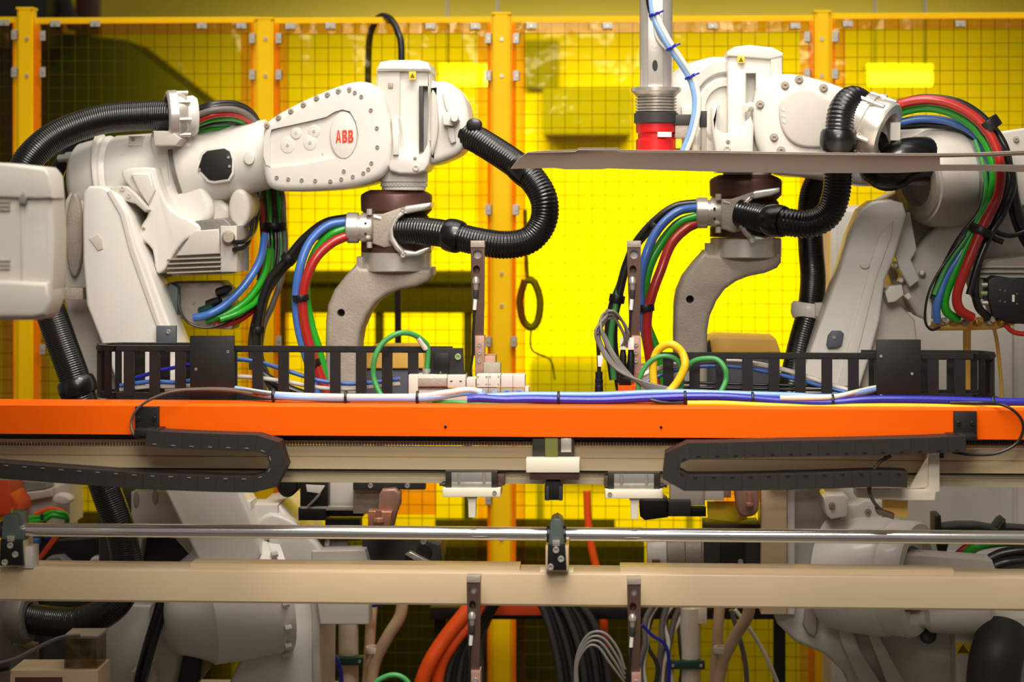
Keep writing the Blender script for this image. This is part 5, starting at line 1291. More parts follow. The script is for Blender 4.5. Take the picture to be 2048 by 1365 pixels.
# ------------------------------------------------------------------ cables lying along the orange beam
z0 = ztop
def beamline(pts, r): return [(x, y, Y) for x, y, Y in pts]
CB = 5.405
cl = [('light_blue_cable', 'c_ltblue', 6.5, [(470, 778, 5.46), (505, 786, 5.45), (550, 793, CB), (620, 797, CB), (700, 798, CB), (780, 798, CB), (840, 798, CB), (880, 794, CB), (925, 787, CB + .02), (955, 787, CB + .03), (968, 797, CB)]),
      ('white_cable', 'c_white', 6, [(478, 779, 5.47), (520, 786, 5.45), (560, 790, CB + .01), (640, 793, CB), (740, 794, CB), (840, 793, CB), (890, 786, CB), (935, 780, CB + .02), (962, 784, CB + .03)]),
      ('brown_cable', 'c_brown', 3.5, [(330, 782, 5.44), (420, 778, 5.44), (480, 781, 5.44), (540, 790, CB), (620, 800, CB), (700, 803, CB)]),
      ('deep_blue_cable', 'c_navy', 8.5, [(935, 799, CB), (960, 797, CB), (1010, 800, CB), (1060, 799, CB), (1117, 800, CB), (1200, 801, CB), (1290, 797, CB), (1370, 794, CB), (1440, 794, CB), (1505, 798, CB), (1580, 804, CB), (1665, 806, CB), (1740, 800, CB), (1840, 800, CB), (1985, 804, CB), (2060, 805, CB), (2250, 806, CB)]),
      ('pale_blue_cable', 'c_ltblue', 6, [(975, 793, CB + .02), (1040, 790, CB + .02), (1117, 790, CB + .015), (1200, 790, CB + .015), (1290, 786, CB + .015), (1370, 785, CB + .015), (1440, 787, CB + .015), (1505, 789, CB + .015), (1580, 791, CB + .015), (1660, 794, CB + .015), (1720, 786, CB + .05), (1750, 780, CB + .10), (1775, 776, CB + .13)]),
      ('white_cable', 'c_white', 5, [(1560, 796, CB - .008), (1620, 796, CB - .008), (1670, 794, CB), (1710, 785, CB + .04), (1745, 777, CB + .10), (1775, 772, CB + .13)]),
      ('yellow_cable', 'c_yellow', 6.5, [(1375, 808, CB - .02), (1440, 808, CB - .02), (1505, 811, CB - .02), (1570, 814, CB - .02), (1640, 817, CB - .02), (1720, 814, CB - .02), (1840, 814, CB - .02), (1985, 818, CB - .02), (2060, 819, CB - .02), (2250, 820, CB - .02)]),
      ('green_cable', 'c_dgreen', 5, [(865, 806, CB + .02), (905, 805, CB), (960, 808, CB), (1040, 808, CB), (1110, 804, CB + .01)]),
      ('dark_cable', 'c_black', 4, [(1300, 800, CB - .01), (1330, 806, CB - .01), (1380, 808, CB), (1450, 806, CB + .01)]),
      ('black_cable', 'c_black', 3, [(1900, 806, CB - .02), (1960, 806, CB - .03), (2010, 812, 5.33), (2040, 835, 5.32), (2046, 862, 5.32), (2030, 890, 5.32), (1990, 908, 5.32), (1940, 910, 5.32), (1905, 905, 5.32)])]
bundle('blue, white and yellow cables tied along the top of the orange beam', cl,
       [(x, y, CB, 10, 0, 14, 5) for x, y in ((547, 791), (692, 796), (835, 796), (1117, 797), (1370, 796), (1505, 798), (1665, 803), (1985, 806))], None, (1200, 812, CB))
t = thing('sensor_lead', 'thin grey lead looping down beside the left carrier mount', 'cable', V(300, 870, 5.32))
tube('lead', [(520, 790, 5.43), (460, 782, 5.40), (400, 780, 5.36), (345, 784, 5.33), (300, 800, 5.32), (272, 822, 5.32), (262, 848, 5.32), (270, 872, 5.30), (295, 880, 5.28)], 2.8, 'c_brown', t, 8)
t = thing('cable_plug', 'black round cable plug with white markers beside the grey cables', 'plug', V(1198, 785, 5.48))
lathe('plug_body', V(1198, 784, 5.48), V(1198, 744, 5.48), [(0, .0115), (.3, .0115), (.32, .0105), (.6, .0115), (.62, .010), (1, .010)], 'black', t, 16)
tube('plug_cable', [(1198, 746, 5.48), (1198, 730, 5.48), (1196, 690, 5.48), (1194, 668, 5.48)], 4, 'c_black', t, 8)
slab('cable_marker', [(1195, 712), (1207, 711), (1203, 734), (1196, 734)], 5.47, 5.478, 'label_white', t, 0.5)
# loops standing up from the beam
def loop(name, label, m_, r, pts, marker=None):
    t = thing(name, label, 'cable', V(*pts[-1]), None)
    tube('cable', pts, r, m_, t, 12, 10)
    if marker: tube('marker_sleeve', marker, r * 1.12, 'label_white', t, 12, 6)
    return t
loop('looped_cable', 'green cable loop standing above the valve terminal', 'c_dgreen', 5.5, [(853, 752, 5.53), (856, 700, 5.53), (846, 682, 5.52), (822, 668, 5.5), (795, 668, 5.48), (766, 686, 5.47), (750, 716, 5.46), (747, 752, 5.46), (758, 784, 5.45), (772, 800, 5.44), (800, 806, 5.44), (870, 806, 5.43)], [(836, 675, 5.512), (852, 698, 5.528)])
loop('looped_cable', 'yellow cable loop beside the brown post and green loops', 'c_yellow', 8, [(1309, 786, 5.47), (1306, 740, 5.47), (1312, 708, 5.47), (1328, 692, 5.46), (1346, 690, 5.45), (1364, 706, 5.45), (1370, 730, 5.44), (1360, 756, 5.44), (1346, 776, 5.44), (1330, 792, 5.43)])
loop('looped_cable', 'green cable loop in front of the yellow loop', 'c_dgreen', 5, [(1275, 790, 5.46), (1280, 756, 5.46), (1296, 728, 5.46), (1318, 714, 5.46), (1342, 714, 5.46), (1358, 726, 5.465), (1364, 750, 5.47), (1362, 780, 5.47)])
loop('looped_cable', 'green cable loop before the right energy chain', 'c_dgreen', 5.5, [(1372, 740, 5.49), (1386, 724, 5.48), (1408, 718, 5.47), (1434, 720, 5.46), (1450, 738, 5.45), (1452, 760, 5.45), (1444, 780, 5.44), (1430, 800, 5.43)], [(1362, 738, 5.49), (1370, 732, 5.49)])
t = thing('grey_cable_coil', 'bunch of thin grey cables curling beside the right brown post', 'cable bundle', V(1400, 795, 5.45))
for k in range(6):
    a_, b_ = (k - 2.5), (k % 3) - 1
    tube('cable', [(1256 - k * 3, 695, 5.54), (1250 + a_ * 3, 664 + b_ * 6, 5.52), (1226 + a_ * 4, 628 + b_ * 5 + a_, 5.5 + b_ * .01), (1206 - a_ * 3, 640 + b_ * 8, 5.49), (1201 + a_ * 4, 668 + b_ * 5, 5.48 + b_ * .01), (1215 + a_ * 5, 704 + b_ * 3, 5.47), (1244 + a_ * 5, 742 + a_ * 1.5, 5.46), (1284 + a_ * 3, 768 + a_ * 3, 5.45), (1336, 784 + a_ * 3, 5.44), (1400, 790 + a_ * 2, 5.44)], 3.0, 'c_grey', t, 8, 6)
for k, x in enumerate((1240, 1256)):
    box('cable_marker', x, 676, x + 12, 700, 5.535, 5.545, 'label_white', t, 0.5)
    lathe('connector', V(x + 6, 700, 5.55), V(x + 6, 760, 5.55), [(0, .007), (.2, .010), (.7, .010), (1, .008)], 'black', t, 14)
box('connector_base', 1238, 754, 1262, 772, 5.53, 5.58, 'black', t, 1.5)
box('orange_foot', 1236, 772, 1276, 792, 5.52, 5.60, 'orange', t, 1)
# pneumatic lines inside the energy chains
t = thing('chain_hoses', 'blue and white hoses running inside the left energy chain', 'cable bundle', V(600, 790, 5.6), 'hoses inside the chains')
tube('blue_hose', [(240, 772, 5.59), (300, 764, 5.59), (380, 762, 5.59), (460, 722, 5.6), (520, 726, 5.6), (580, 744, 5.59), (640, 762, 5.59), (700, 768, 5.59), (760, 764, 5.59), (800, 758, 5.59)], 4.5, 'c_blue', t, 8)
tube('blue_hose', [(262, 760, 5.61), (320, 742, 5.61), (400, 726, 5.61)], 4, 'c_navy', t, 8)
tube('white_hose', [(240, 780, 5.6), (300, 774, 5.6), (380, 772, 5.6), (470, 754, 5.6), (560, 762, 5.6), (640, 776, 5.6), (700, 778, 5.6), (760, 772, 5.6), (800, 768, 5.6)], 4.5, 'c_white', t, 8)
t = thing('chain_hoses', 'blue and white hoses running inside the right energy chain', 'cable bundle', V(1600, 790, 5.6), 'hoses inside the chains')
tube('white_hose', [(1280, 752, 5.58), (1330, 734, 5.59), (1400, 724, 5.59), (1480, 724, 5.59), (1560, 738, 5.59), (1620, 756, 5.59), (1680, 776, 5.59), (1720, 784, 5.58)], 5, 'c_white', t, 8)
tube('blue_hose', [(1290, 766, 5.58), (1340, 744, 5.59), (1400, 733, 5.59), (1480, 735, 5.59), (1560, 750, 5.59), (1640, 772, 5.59), (1710, 790, 5.58)], 4.5, 'c_blue', t, 8)
tube('dark_hose', [(1330, 764, 5.6), (1450, 768, 5.6), (1600, 772, 5.6), (1740, 778, 5.6)], 3, 'c_black', t, 8)
tube('dark_hose', [(1330, 774, 5.6), (1450, 777, 5.6), (1600, 780, 5.6), (1740, 784, 5.6)], 3, 'c_black', t, 8)
# tan covered boxes behind the chains
t = thing('covered_box', 'blue grey box with pale orange cover behind the left chain', 'box', V(790, 800, 6.4))
box('box_body', 700, 738, 850, 840, 6.38, 6.60, 'bluegrey', t, 4)
slab('box_cover', [(716, 738), (722, 706), (736, 698), (836, 696), (846, 706), (850, 738)], 6.36, 6.60, 'tan_cover', t, 4)
plane_box('fence_bracket', (V(750, 840, 6.4).x, 6.60, V(750, 790, 6.4).z), (V(800, 840, 6.4).x, 7.385, V(750, 760, 6.4).z), 'charcoal', t)
t = thing('covered_box', 'blue grey box with amber cover left of the right robot lower arm', 'box', V(1490, 800, 6.4))
box('box_body', 1400, 706, 1560, 830, 6.42, 6.62, 'bluegrey', t, 4)
slab('box_cover', [(1402, 706), (1424, 676), (1436, 674), (1552, 678), (1562, 706)], 6.38, 6.62, 'tan_cover', t, 4)
slab('cover_side', [(1396, 706), (1420, 680), (1424, 706)], 6.36, 6.40, 'charcoal', t, 1)
plane_box('fence_bracket', (V(1450, 830, 6.4).x, 6.62, V(1450, 790, 6.4).z), (V(1500, 830, 6.4).x, 7.385, V(1450, 760, 6.42).z), 'charcoal', t)
# ================================================================== hoses and cables of the right robot
hose('black corrugated hose rising from the right gun cradle over the casing', [(1478, 426, 6.10), (1520, 436, 6.06), (1570, 444, 6.0), (1620, 448, 5.98), (1655, 430, 5.97), (1672, 390, 5.96), (1676, 330, 5.95), (1678, 270, 5.94), (1684, 224, 5.95), (1704, 200, 5.98), (1728, 214, 6.02), (1744, 244, 6.06)], 27, rib=(0.028, 6.5), collars=((0.17, 40, 1.2), (0.66, 42, 1.36)), n=22)
hose('wide black hose bending out of the right robot elbow drum', [(1890, 322, 6.12), (1850, 318, 6.06), (1810, 322, 6.02), (1776, 338, 6.02), (1752, 318, 6.06), (1744, 280, 6.1)], 44, rib=None, n=26)
hose('black hose hanging behind the right gun hose down to the white ring', [(1640, 352, 6.36), (1624, 390, 6.36), (1620, 440, 6.34), (1622, 500, 6.3), (1626, 560, 6.26), (1620, 620, 6.2), (1604, 680, 6.16), (1588, 750, 6.12), (1570, 830, 6.1), (1556, 900, 6.1)], 25, rib=(0.012, 5), collars=(), n=20)
t = thing('hose_ring', 'white ring clamp around the hanging hose left of the right lower arm', 'clamp', V(1618, 640, 6.2))
p = V(1618, 622, 6.2); d = Vector((0.12, 0, 1)).normalized(); s = S(6.2)
lathe('ring_body', p - d * 18 * s, p + d * 16 * s, [(0, 24 * s), (0, 30 * s), (.3, 36 * s), (.8, 37 * s), (1, 33 * s), (1, 24 * s), (0, 24 * s)], 'white', t, 32)
box('ring_arm', 1630, 606, 1664, 634, 6.14, 6.2, 'white2', t, 3)
# gun cables, right
bundle('blue, green and red gun cables arching left of the right gun arm', [
    ('blue_cable', 'c_blue', 9, [(1402, 415, 6.16), (1355, 424, 6.14), (1316, 460, 6.12), (1292, 510, 6.1), (1280, 570, 6.1), (1284, 630, 6.1), (1296, 700, 6.1), (1310, 790, 6.1)]),
    ('green_cable', 'c_green', 10, [(1402, 432, 6.15), (1360, 446, 6.15), (1326, 482, 6.14), (1300, 530, 6.13), (1288, 590, 6.13), (1294, 650, 6.15), (1312, 700, 6.15), (1330, 790, 6.15)]),
    ('yellow_green_cable', 'c_yellow', 5, [(1330, 470, 6.17), (1304, 520, 6.16), (1290, 560, 6.16), (1286, 600, 6.16)]),
    ('red_cable', 'c_red', 10, [(1402, 444, 6.16), (1372, 458, 6.14), (1342, 490, 6.12), (1322, 540, 6.1), (1304, 590, 6.09), (1294, 640, 6.09), (1298, 700, 6.09), (1316, 790, 6.09)]),
    ('dark_cable', 'c_black', 9, [(1402, 406, 6.2), (1350, 414, 6.2), (1306, 446, 6.2), (1270, 490, 6.2), (1250, 540, 6.2), (1236, 600, 6.2), (1228, 640, 6.2), (1228, 700, 6.2), (1240, 780, 6.2)]),
    ('dark_cable', 'c_black', 8, [(1400, 412, 6.23), (1340, 428, 6.23), (1290, 470, 6.22), (1256, 520, 6.22), (1240, 570, 6.22), (1222, 620, 6.22), (1216, 680, 6.22), (1226, 760, 6.22)]),
    ('dark_green_cable', 'c_dgreen', 6, [(1262, 500, 6.24), (1244, 550, 6.21), (1230, 620, 6.19), (1222, 680, 6.19), (1228, 760, 6.19)])],
    ((1310, 455, 6.18, -8, 10, 15, 12), (1292, 616, 6.09, 1, 12, 17, 14), (1234, 598, 6.2, -2, 10, 16, 16)), 'gun cable bundles', (1310, 790, 6.1))
# dress pack on the right elbow
rp = [(1775, 222, 6.02), (1810, 206, 6.0), (1860, 200, 5.98), (1910, 212, 5.97), (1955, 240, 5.96), (1985, 280, 5.95), (2000, 330, 5.94), (1996, 390, 5.93), (1972, 440, 5.93), (1950, 490, 5.93), (1930, 540, 5.93), (1914, 590, 5.94), (1920, 620, 5.95), (1944, 636, 5.97)]
def rpo(dx, dy, n=None, dY=0): return [(x + dx * (i / 13), y + dy * (1 - i / 16), Y + dY) for i, (x, y, Y) in enumerate(rp[:n])]
bundle('red, green and black cables arching down the right robot elbow', [
    ('red_cable', 'c_red', 10, rpo(0, 0)),
    ('green_cable', 'c_green', 9, rpo(-28, 18, None, 0.03)),
    ('blue_cable', 'c_blue', 8, [(1780, 250, 6.05), (1840, 238, 6.04), (1900, 244, 6.03), (1950, 270, 6.02), (1980, 320, 6.0), (1985, 390, 5.98), (1955, 450, 5.97), (1920, 510, 5.96), (1890, 560, 5.96), (1874, 610, 5.96), (1874, 644, 5.98)]),
    ('black_cable', 'c_black', 8, [(1790, 208, 6.06), (1850, 196, 6.06), (1920, 206, 6.05), (1975, 244, 6.04), (2012, 300, 6.02), (2018, 370, 6.0), (1994, 440, 5.98), (1966, 500, 5.97), (1950, 560, 5.97), (1955, 610, 5.98), (1976, 636, 6.0)]),
    ('black_cable', 'c_black', 8, [(1800, 252, 6.06), (1870, 250, 6.06), (1930, 262, 6.05), (1968, 300, 6.04), (1974, 360, 6.02), (1964, 420, 6.0), (1920, 480, 5.98), (1888, 540, 5.97), (1866, 600, 5.97)]),
    ('black_cable', 'c_black', 7, [(1966, 250, 6.02), (2006, 300, 6.0), (2026, 360, 6.0), (2010, 420, 5.98), (1980, 470, 5.97), (1955, 530, 5.96), (1938, 590, 5.96)]),
    ('dark_green_cable', 'c_dgreen', 5, [(1950, 280, 6.0), (1966, 330, 5.98), (1972, 380, 5.97), (1960, 430, 5.96), (1930, 480, 5.95), (1895, 530, 5.95), (1868, 590, 5.95)]),
    ('black_cable', 'c_black', 5, [(1964, 440, 6.0), (1985, 460, 6.02), (2020, 472, 6.04), (2060, 460, 6.06)]),
    ('black_cable', 'c_black', 6, [(1970, 462, 6.0), (1990, 478, 6.0), (2006, 484, 6.0)]),
    ('thin_cable', 'c_black', 2.5, [(1930, 470, 5.94), (1880, 540, 5.93), (1856, 590, 5.93), (1850, 640, 5.94), (1862, 660, 5.96), (1880, 655, 5.97)]),
    ('dark_red_cable', 'c_red', 5, [(2010, 650, 6.0), (2026, 664, 6.0), (2050, 668, 6.0), (2090, 660, 6.0)])],
    ((1978, 250, 5.97, 8, 12, 24, 22), (1962, 462, 5.94, -6, 12, 25, 16)), 'robot dress packs', (1944, 640, 5.97))
hose('black hose dropping behind the red cables at the right edge', [(2018, 340, 6.1), (2026, 400, 6.1), (2044, 460, 6.1), (2080, 520, 6.1)], 14, rib=None, n=14)
hose('smooth dark hose bulging at the lower right corner', [(2004, 1266, 5.98), (2000, 1290, 5.95), (1990, 1330, 5.92), (1986, 1390, 5.92), (1990, 1460, 5.92)], 52, rib=None, n=28, m='charcoal')
# yellow hanging cables behind the right chain
t = thing('hanging_cables', 'pale yellow cables hanging below the brass connector tray', 'cable bundle', V(1930, 800, 6.5))
tube('yellow_cable', [(1934, 655, 6.1), (1934, 700, 6.2), (1936, 800, 6.3), (1938, 900, 6.4)], 8, 'tan_cover', t, 8)
tube('yellow_cable', [(1988, 655, 6.1), (1996, 700, 6.2), (2004, 800, 6.3), (2000, 900, 6.4)], 4, 'tan_cover', t, 8)

# ================================================================== low clutter between and beside the robots
# white pipes with green clamps
def pipe(px, Y, label, clampy, r=20):
    t = thing('white_pipe', label, 'pipe', Vector((V(px, 1300, Y).x, Y, 0)), 'white standing pipes')
    a = V(px, 1216, Y); b = Vector((a.x, Y, 0))
    lathe('pipe_tube', b, a, [(0, r * S(Y)), (1, r * S(Y))], 'pipe', t, 28)
    q = V(px, clampy, Y)
    box('clamp_bar', px - 44, clampy - 8, px + 30, clampy + 8, Y - r * S(Y) - 0.02, Y - r * S(Y) + 0.02, 'teal', t, 2)
    for s_ in (-34, 22): bolt(B_STEEL, px + s_, clampy, Y - r * S(Y) - 0.0205, t, 0.6)
    box('pipe_tee', px + 10, 1216, px + 34, 1250, Y - 0.02, Y + 0.02, 'pipe', t, 3)
pipe(697, 6.75, 'white upright pipe with green clamp left of the orange hose', 1324)
pipe(1380, 6.75, 'white upright pipe with green clamp right of the lower posts', 1332)
# tan Y-shaped hoses
def yhose(x, label, s_):
    t = thing('tan_hose', label, 'hose', V(x, 1365, 6.65), 'tan forked hoses')
    tube('hose_branch', [(x + 50 * s_ + 10, 1180, 6.6), (x + 46 * s_ + 10, 1230, 6.6), (x + 30, 1275, 6.6), (x + 4, 1330, 6.62), (x - 10, 1420, 6.62)], 12, 'c_tan', t, 12)
    tube('hose_branch', [(x, 1200, 6.68), (x - 4, 1260, 6.66), (x - 8, 1330, 6.66), (x - 14, 1420, 6.66)], 11, 'c_tan', t, 12)
    p, d = V(x + 2, 1300, 6.62), Vector((0, 0, 1))
    ringband('hose_clip', p, d, .018, .026, .02, 'pipe', t)
yhose(745, 'tan forked hose beside the left white pipe', 1)
yhose(1440, 'tan forked hose beside the right white pipe', 1)
t = thing('blue_tube', 'thin blue air tube looping across the left white pipe', 'tube', V(690, 1365, 6.55))
tube('tube_run', [(770, 1206, 6.6), (740, 1212, 6.6), (700, 1214, 6.6), (650, 1240, 6.55), (636, 1266, 6.5), (660, 1300, 6.5), (680, 1340, 6.5), (684, 1420, 6.5)], 5, 'c_navy', t, 8)
t = thing('blue_tube', 'thin blue air tube twisted left of the right white pipe', 'tube', V(1340, 1365, 6.55))
tube('tube_run', [(1284, 1250, 6.55), (1305, 1272, 6.55), (1330, 1290, 6.55), (1338, 1330, 6.55), (1336, 1420, 6.55)], 3.5, 'c_navy', t, 8)
t = thing('grey_cable_pile', 'tangle of grey and white cables left of the right white pipe', 'cable bundle', V(1330, 1400, 6.6))
for k in range(9):
    x = 1290 + k * 8 + random.uniform(-6, 6)
    tube('cable', [(x + 30, 1195, 6.7 + .01 * k), (x + 12 + random.uniform(-12, 12), 1240, 6.68 + .01 * k), (x + random.uniform(-20, 14), 1290, 6.66 + .01 * k), (x + random.uniform(-10, 20), 1340, 6.66 + .01 * k), (x + random.uniform(-10, 20), 1420, 6.66 + .01 * k)], 4.5 if k % 3 else 6, ('c_grey', 'c_white', 'charcoal')[k % 3], t, 8)
t = thing('white_cable_run', 'pale thin cables slanting down right of the right tan hose', 'cable bundle', V(1530, 1400, 6.7))
tube('cable', [(1470, 1220, 6.7), (1500, 1260, 6.7), (1530, 1310, 6.7), (1560, 1380, 6.7), (1580, 1440, 6.7)], 4, 'c_white', t, 8)
tube('cable', [(1462, 1220, 6.72), (1480, 1280, 6.72), (1492, 1340, 6.72), (1496, 1440, 6.72)], 5, 'c_grey', t, 8)
# orange hose, black cable fans and the dark shelf they come from
t = thing('orange_hose', 'thick orange hose sloping down behind the left lower post', 'hose', V(850, 1400, 6.7))
tube('hose_run', [(960, 1190, 6.72), (928, 1230, 6.7), (892, 1275, 6.68), (860, 1325, 6.66), (840, 1380, 6.66), (832, 1450, 6.66)], 15, 'c_orange', t, 14)
tube('hose_run', [(970, 1190, 6.74), (944, 1240, 6.72), (905, 1290, 6.7), (880, 1340, 6.7), (866, 1440, 6.7)], 12, 'c_orange', t, 14)
t = thing('black_cable_fan', 'fan of black cables falling left behind the left lower post', 'cable bundle', V(930, 1400, 6.7), 'black cable fans')
for k in range(7):
    tube('cable', [(985 + k * 3, 1195, 6.74 + .012 * k), (955 + k * 4, 1235, 6.73 + .012 * k), (918 + k * 7, 1290, 6.72 + .012 * k), (896 + k * 11, 1350, 6.72 + .012 * k), (888 + k * 12, 1450, 6.72 + .012 * k)], 7, 'c_black' if k % 2 else 'charcoal', t, 8)
t = thing('black_cable_fan', 'fan of black cables falling right of the middle yellow post', 'cable bundle', V(1150, 1400, 6.7), 'black cable fans')
for k in range(9):
    tube('cable', [(1075 + k * 9, 1195, 6.74 + .012 * (k % 4)), (1092 + k * 11, 1235, 6.73 + .012 * (k % 4)), (1108 + k * 12, 1290, 6.72 + .012 * (k % 4)), (1120 + k * 12, 1350, 6.72 + .012 * (k % 4)), (1128 + k * 12, 1450, 6.72 + .012 * (k % 4))], 7.5, 'c_black' if k % 2 else 'charcoal', t, 8)
t = thing('cable_tray', 'dark cable tray behind the beige beam with red orange lip', 'tray', V(1200, 1240, 6.9))
box('tray_body', 860, 1216, 1580, 1240, 6.9, 7.1, 'black', t, 2)
slab('red_lip', [(985, 1206), (1080, 1206), (1092, 1232), (975, 1232)], 6.86, 6.9, 'redorange', t, 2)
for px in (880, 1560):
    p = V(px, 1240, 6.95); plane_box('tray_leg', (p.x - .02, 6.96, 0), (p.x + .02, 7.0, p.z), 'black', t)
t = thing('orange_rod', 'thin orange flexible rod seen through the gap right of the bearing', 'rod', V(1190, 1150, 7.2))
tube('rod', [(1174, 982, 7.2), (1176, 1040, 7.2), (1182, 1090, 7.2), (1194, 1145, 7.2), (1204, 1200, 7.2), (1210, 1300, 7.18), (1212, 1450, 7.16)], 8, 'c_orange', t, 10)
t = thing('sensor_coil', 'small coil of grey cables beside the right lower post', 'cable bundle', V(1200, 1365, 5.3))
for k in range(4):
    e = k * 9
    tube('cable', [(1250, 1340 + e, 5.30 + .004 * k), (1236 - e * .6, 1300 + e, 5.30), (1210 - e * .5, 1268 + e, 5.30), (1180 - e * .2, 1268 + e, 5.30), (1158 - e * .1, 1300 + e, 5.30), (1150 + e * .2, 1350 + e, 5.30), (1156, 1440, 5.30)], 3, 'c_grey', t, 8)
loop('looped_cable', 'green cable loop peeking at the bottom edge left of centre', 'c_dgreen', 5.5, [(735, 1420, 5.30), (748, 1372, 5.30), (772, 1354, 5.30), (796, 1352, 5.30), (816, 1366, 5.30), (826, 1400, 5.30), (828, 1450, 5.30)])
# ------------------------------------------------------------------ left edge clutter
t = thing('orange_casting', 'orange red machine casting at the left edge below the carrier', 'machine part', V(20, 1060, 6.6))
slab('casting_body', [(-160, 940), (20, 940), (20, 988), (36, 1008), (38, 1026), (30, 1032), (-160, 1032)], 6.55, 6.70, 'redorange', t, 3)
box('yellow_base', -160, 1032, 30, 1130, 6.58, 6.69, 'fence_yellow', t, 2)
plane_box('casting_stand', (V(-150, 1130, 6.6).x, 6.6, 0), (V(0, 1130, 6.6).x, 6.7, V(0, 1130, 6.58).z), 'charcoal', t)
t = thing('grey_console', 'light grey console with dark lid beside the orange casting', 'console', V(90, 1060, 6.8))
slab('console_body', [(18, 990), (106, 978), (140, 962), (140, 1050), (40, 1050), (36, 1006)], 6.78, 6.95, 'ltgrey', t, 2)
slab('console_lid', [(20, 960), (92, 966), (92, 978), (20, 988)], 6.76, 6.9, 'midgrey', t, 1)
slab('console_step', [(20, 990), (104, 980), (104, 994), (24, 1008)], 6.74, 6.8, 'white2', t, 2)
slab('white_rag', [(104, 1000), (112, 990), (130, 992), (140, 1000), (134, 1010), (112, 1008)], 6.70, 6.76, 'label_white', t, 4, 3)
box('console_back', 96, 955, 142, 1060, 6.86, 6.95, 'cream', t, 2)
plane_box('console_leg', (V(40, 1050, 6.8).x, 6.82, 0), (V(130, 1050, 6.8).x, 6.92, V(40, 1050, 6.8).z), 'charcoal', t)
bundle('pair of green cables with an orange one beside the left bearing block', [
    ('green_cable', 'c_green', 5, [(40, 1040, 6.5), (80, 1034, 6.5), (100, 1026, 6.5), (120, 1026, 6.5), (134, 1034, 6.52), (130, 1060, 6.55)]),
    ('green_cable', 'c_green', 5, [(40, 1046, 6.49), (84, 1042, 6.49), (104, 1032, 6.49), (122, 1034, 6.5), (134, 1036, 6.52)]),
    ('orange_cable', 'c_orange', 5, [(70, 1030, 6.54), (95, 1020, 6.54), (115, 1020, 6.54), (130, 1028, 6.55)])], ((88, 1038, 6.5, 10, -4, 11, 7),), None, (80, 1050, 6.5))
t = thing('orange_strut', 'thin orange diagonal strut below the chrome shaft at left', 'strut', V(70, 1130, 6.5))
slab('strut_bar', [(66, 1128), (108, 1070), (122, 1070), (76, 1128), (30, 1250), (14, 1250)], 6.5, 6.53, 'redorange', t, 1)
box('strut_foot', 10, 1250, 40, 1420, 6.5, 6.54, 'redorange', t, 1)
t = thing('dark_motor', 'dark motor and plugs behind the shaft at far left', 'motor', V(170, 1130, 6.7))
slab('motor_body', [(70, 1066), (110, 1080), (200, 1072), (226, 1090), (220, 1180), (60, 1180)], 6.66, 6.78, 'black', t, 6)
box('blue_plug', 60, 1080, 76, 1092, 6.62, 6.66, 'c_blue', t, 2); box('blue_plug', 92, 1072, 106, 1080, 6.62, 6.66, 'c_navy', t, 2)
slab('grey_dome', [(82, 1130), (96, 1116), (120, 1114), (138, 1130)], 6.6, 6.66, 'midgrey', t, 3)
slab('cap_knob', [(176, 1130), (182, 1118), (196, 1116), (204, 1130)], 6.6, 6.66, 'ltgrey', t, 3)
plane_box('motor_stand', (V(90, 1180, 6.7).x, 6.68, 0), (V(200, 1180, 6.7).x, 6.76, V(90, 1180, 6.66).z), 'charcoal', t)
box('end_box_face', 34, 1095, 66, 1138, 5.38, 5.44, 'white2', bpy.data.objects['bearing_block.001'], 2)
t = thing('hose_socket', 'grey ring socket holding the black hose end at lower left', 'socket', V(40, 1290, 5.98))
p = V(42, 1236, 5.98); d = Vector((1, -0.15, 0.05)).normalized(); s = S(5.98)
lathe('socket_ring', p - d * 20 * s, p + d * 22 * s, [(0, 30 * s), (0, 44 * s), (.2, 50 * s), (.6, 54 * s), (.9, 50 * s), (1, 44 * s), (1, 30 * s), (0, 30 * s)], 'castgrey', t, 40)
slab('socket_base', [(-30, 1200), (14, 1200), (24, 1290), (60, 1300), (60, 1400), (-30, 1400)], 6.0, 6.1, 'castgrey', t, 4)
plane_box('socket_leg', (V(-30, 1400, 6.0).x, 6.0, 0), (V(60, 1400, 6.0).x, 6.1, V(0, 1398, 6.0).z), 'charcoal', t)
t = thing('clear_box', 'smoky clear box standing on a beige tray at lower left', 'box', V(160, 1340, 5.7))
Yc = 5.68
for a in ((128, 1276, 131, 1340), (192, 1276, 195, 1340)): box('side_wall', a[0], a[1], a[2], a[3], Yc, Yc + 0.10, 'clear', t, 0)
box('front_wall', 131, 1278, 192, 1340, Yc, Yc + 0.004, 'clear', t, 0)
box('back_wall', 131, 1278, 192, 1340, Yc + 0.096, Yc + 0.10, 'clear', t, 0)
box('lid', 126, 1273, 197, 1278, Yc - 0.003, Yc + 0.103, 'cast', t, 0.5)
t = thing('beige_tray', 'beige tray under the clear box at the bottom left corner', 'tray', V(100, 1400, 5.66))
box('tray_front', 20, 1342, 196, 1420, 5.66, 5.80, 'beige', t, 1.5)
box('tray_recess', 30, 1356, 124, 1420, 5.655, 5.66, 'brown', t, 1)
plane_box('tray_leg', (V(30, 1420, 5.7).x, 5.68, 0), (V(190, 1420, 5.7).x, 5.78, V(30, 1420, 5.66).z), 'darksteel', t)
t = thing('grey_lead', 'pale grey lead running from the clear box to the left edge', 'cable', V(20, 1330, 5.64))
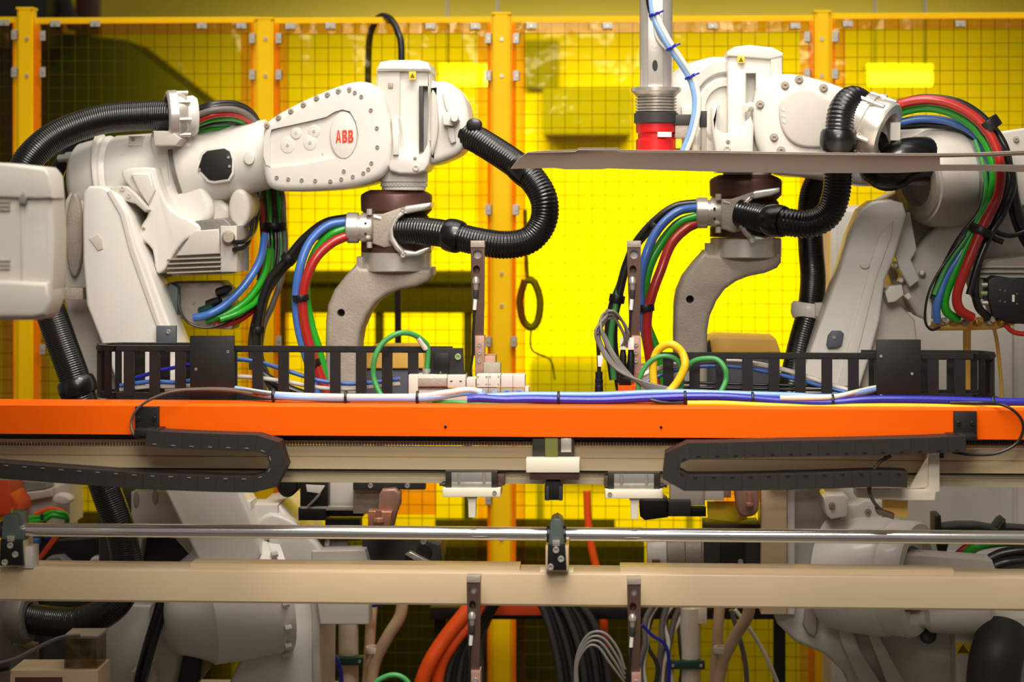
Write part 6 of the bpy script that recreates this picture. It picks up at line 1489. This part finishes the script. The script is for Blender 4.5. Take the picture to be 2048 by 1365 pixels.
tube('lead', [(-60, 1340, 5.64), (20, 1322, 5.64), (60, 1304, 5.64), (100, 1284, 5.64), (130, 1274, 5.66), (160, 1272, 5.68)], 4, 'c_grey', t, 10)
t = thing('black_plug', 'black cable plug lying on the beige tray at the lower left edge', 'plug', V(5, 1345, 5.62))
cyl = lathe('plug_body', V(-20, 1340, 5.63), V(20, 1334, 5.63), [(0, .012), (.4, .014), (.45, .011), (1, .009)], 'black', t, 14)
t = thing('grey_post', 'narrow grey upright at the left edge below the beige beam', 'post', Vector((V(2, 1300, 6.3).x, 6.3, 0)))
p = V(2, 1205, 6.3); plane_box('post_bar', (V(-24, 1205, 6.3).x, 6.28, 0), (V(12, 1205, 6.3).x, 6.32, p.z), 'ltgrey', t)
# black foot hose, left robot
hose('straight black hose slanting down below the beige beam at left', [(330, 1190, 5.98), (315, 1240, 5.98), (300, 1290, 5.98), (284, 1350, 6.0), (280, 1372, 6.02)], 14, rib=None, n=14)
# black carrier and green cables at the far right
t = thing('black_carrier_arm', 'black curved carrier arm at the right edge above the chrome shaft', 'carrier', V(1950, 1110, 6.3))
slab('arm_body', [(1870, 1032), (1882, 1032), (1884, 1056), (1920, 1052), (1960, 1052), (1994, 1058), (2004, 1044), (2012, 1040), (2012, 1056), (2140, 1064), (2140, 1080), (1900, 1080), (1892, 1110), (1876, 1106), (1870, 1070)], 6.2, 6.3, 'black', t, 3)
box('arm_stand', 2080, 1064, 2120, 1300, 6.22, 6.28, 'black', t, 2)
bundle('green, red and black cables at the right edge under the shaft', [
    ('green_cable', 'c_green', 10, [(1925, 1118, 6.2), (1950, 1096, 6.18), (1990, 1086, 6.18), (2060, 1082, 6.2), (2140, 1080, 6.2)]),
    ('red_cable', 'c_red', 8, [(1908, 1118, 6.22), (1930, 1098, 6.22), (1960, 1084, 6.22), (2020, 1076, 6.24)]),
    ('black_cable', 'c_black', 12, [(1980, 1120, 6.16), (2010, 1108, 6.16), (2060, 1102, 6.16), (2140, 1100, 6.18)]),
    ('black_cable', 'c_black', 12, [(1990, 1134, 6.14), (2030, 1124, 6.14), (2140, 1118, 6.16)])], (), None, (1980, 1140, 6.16))
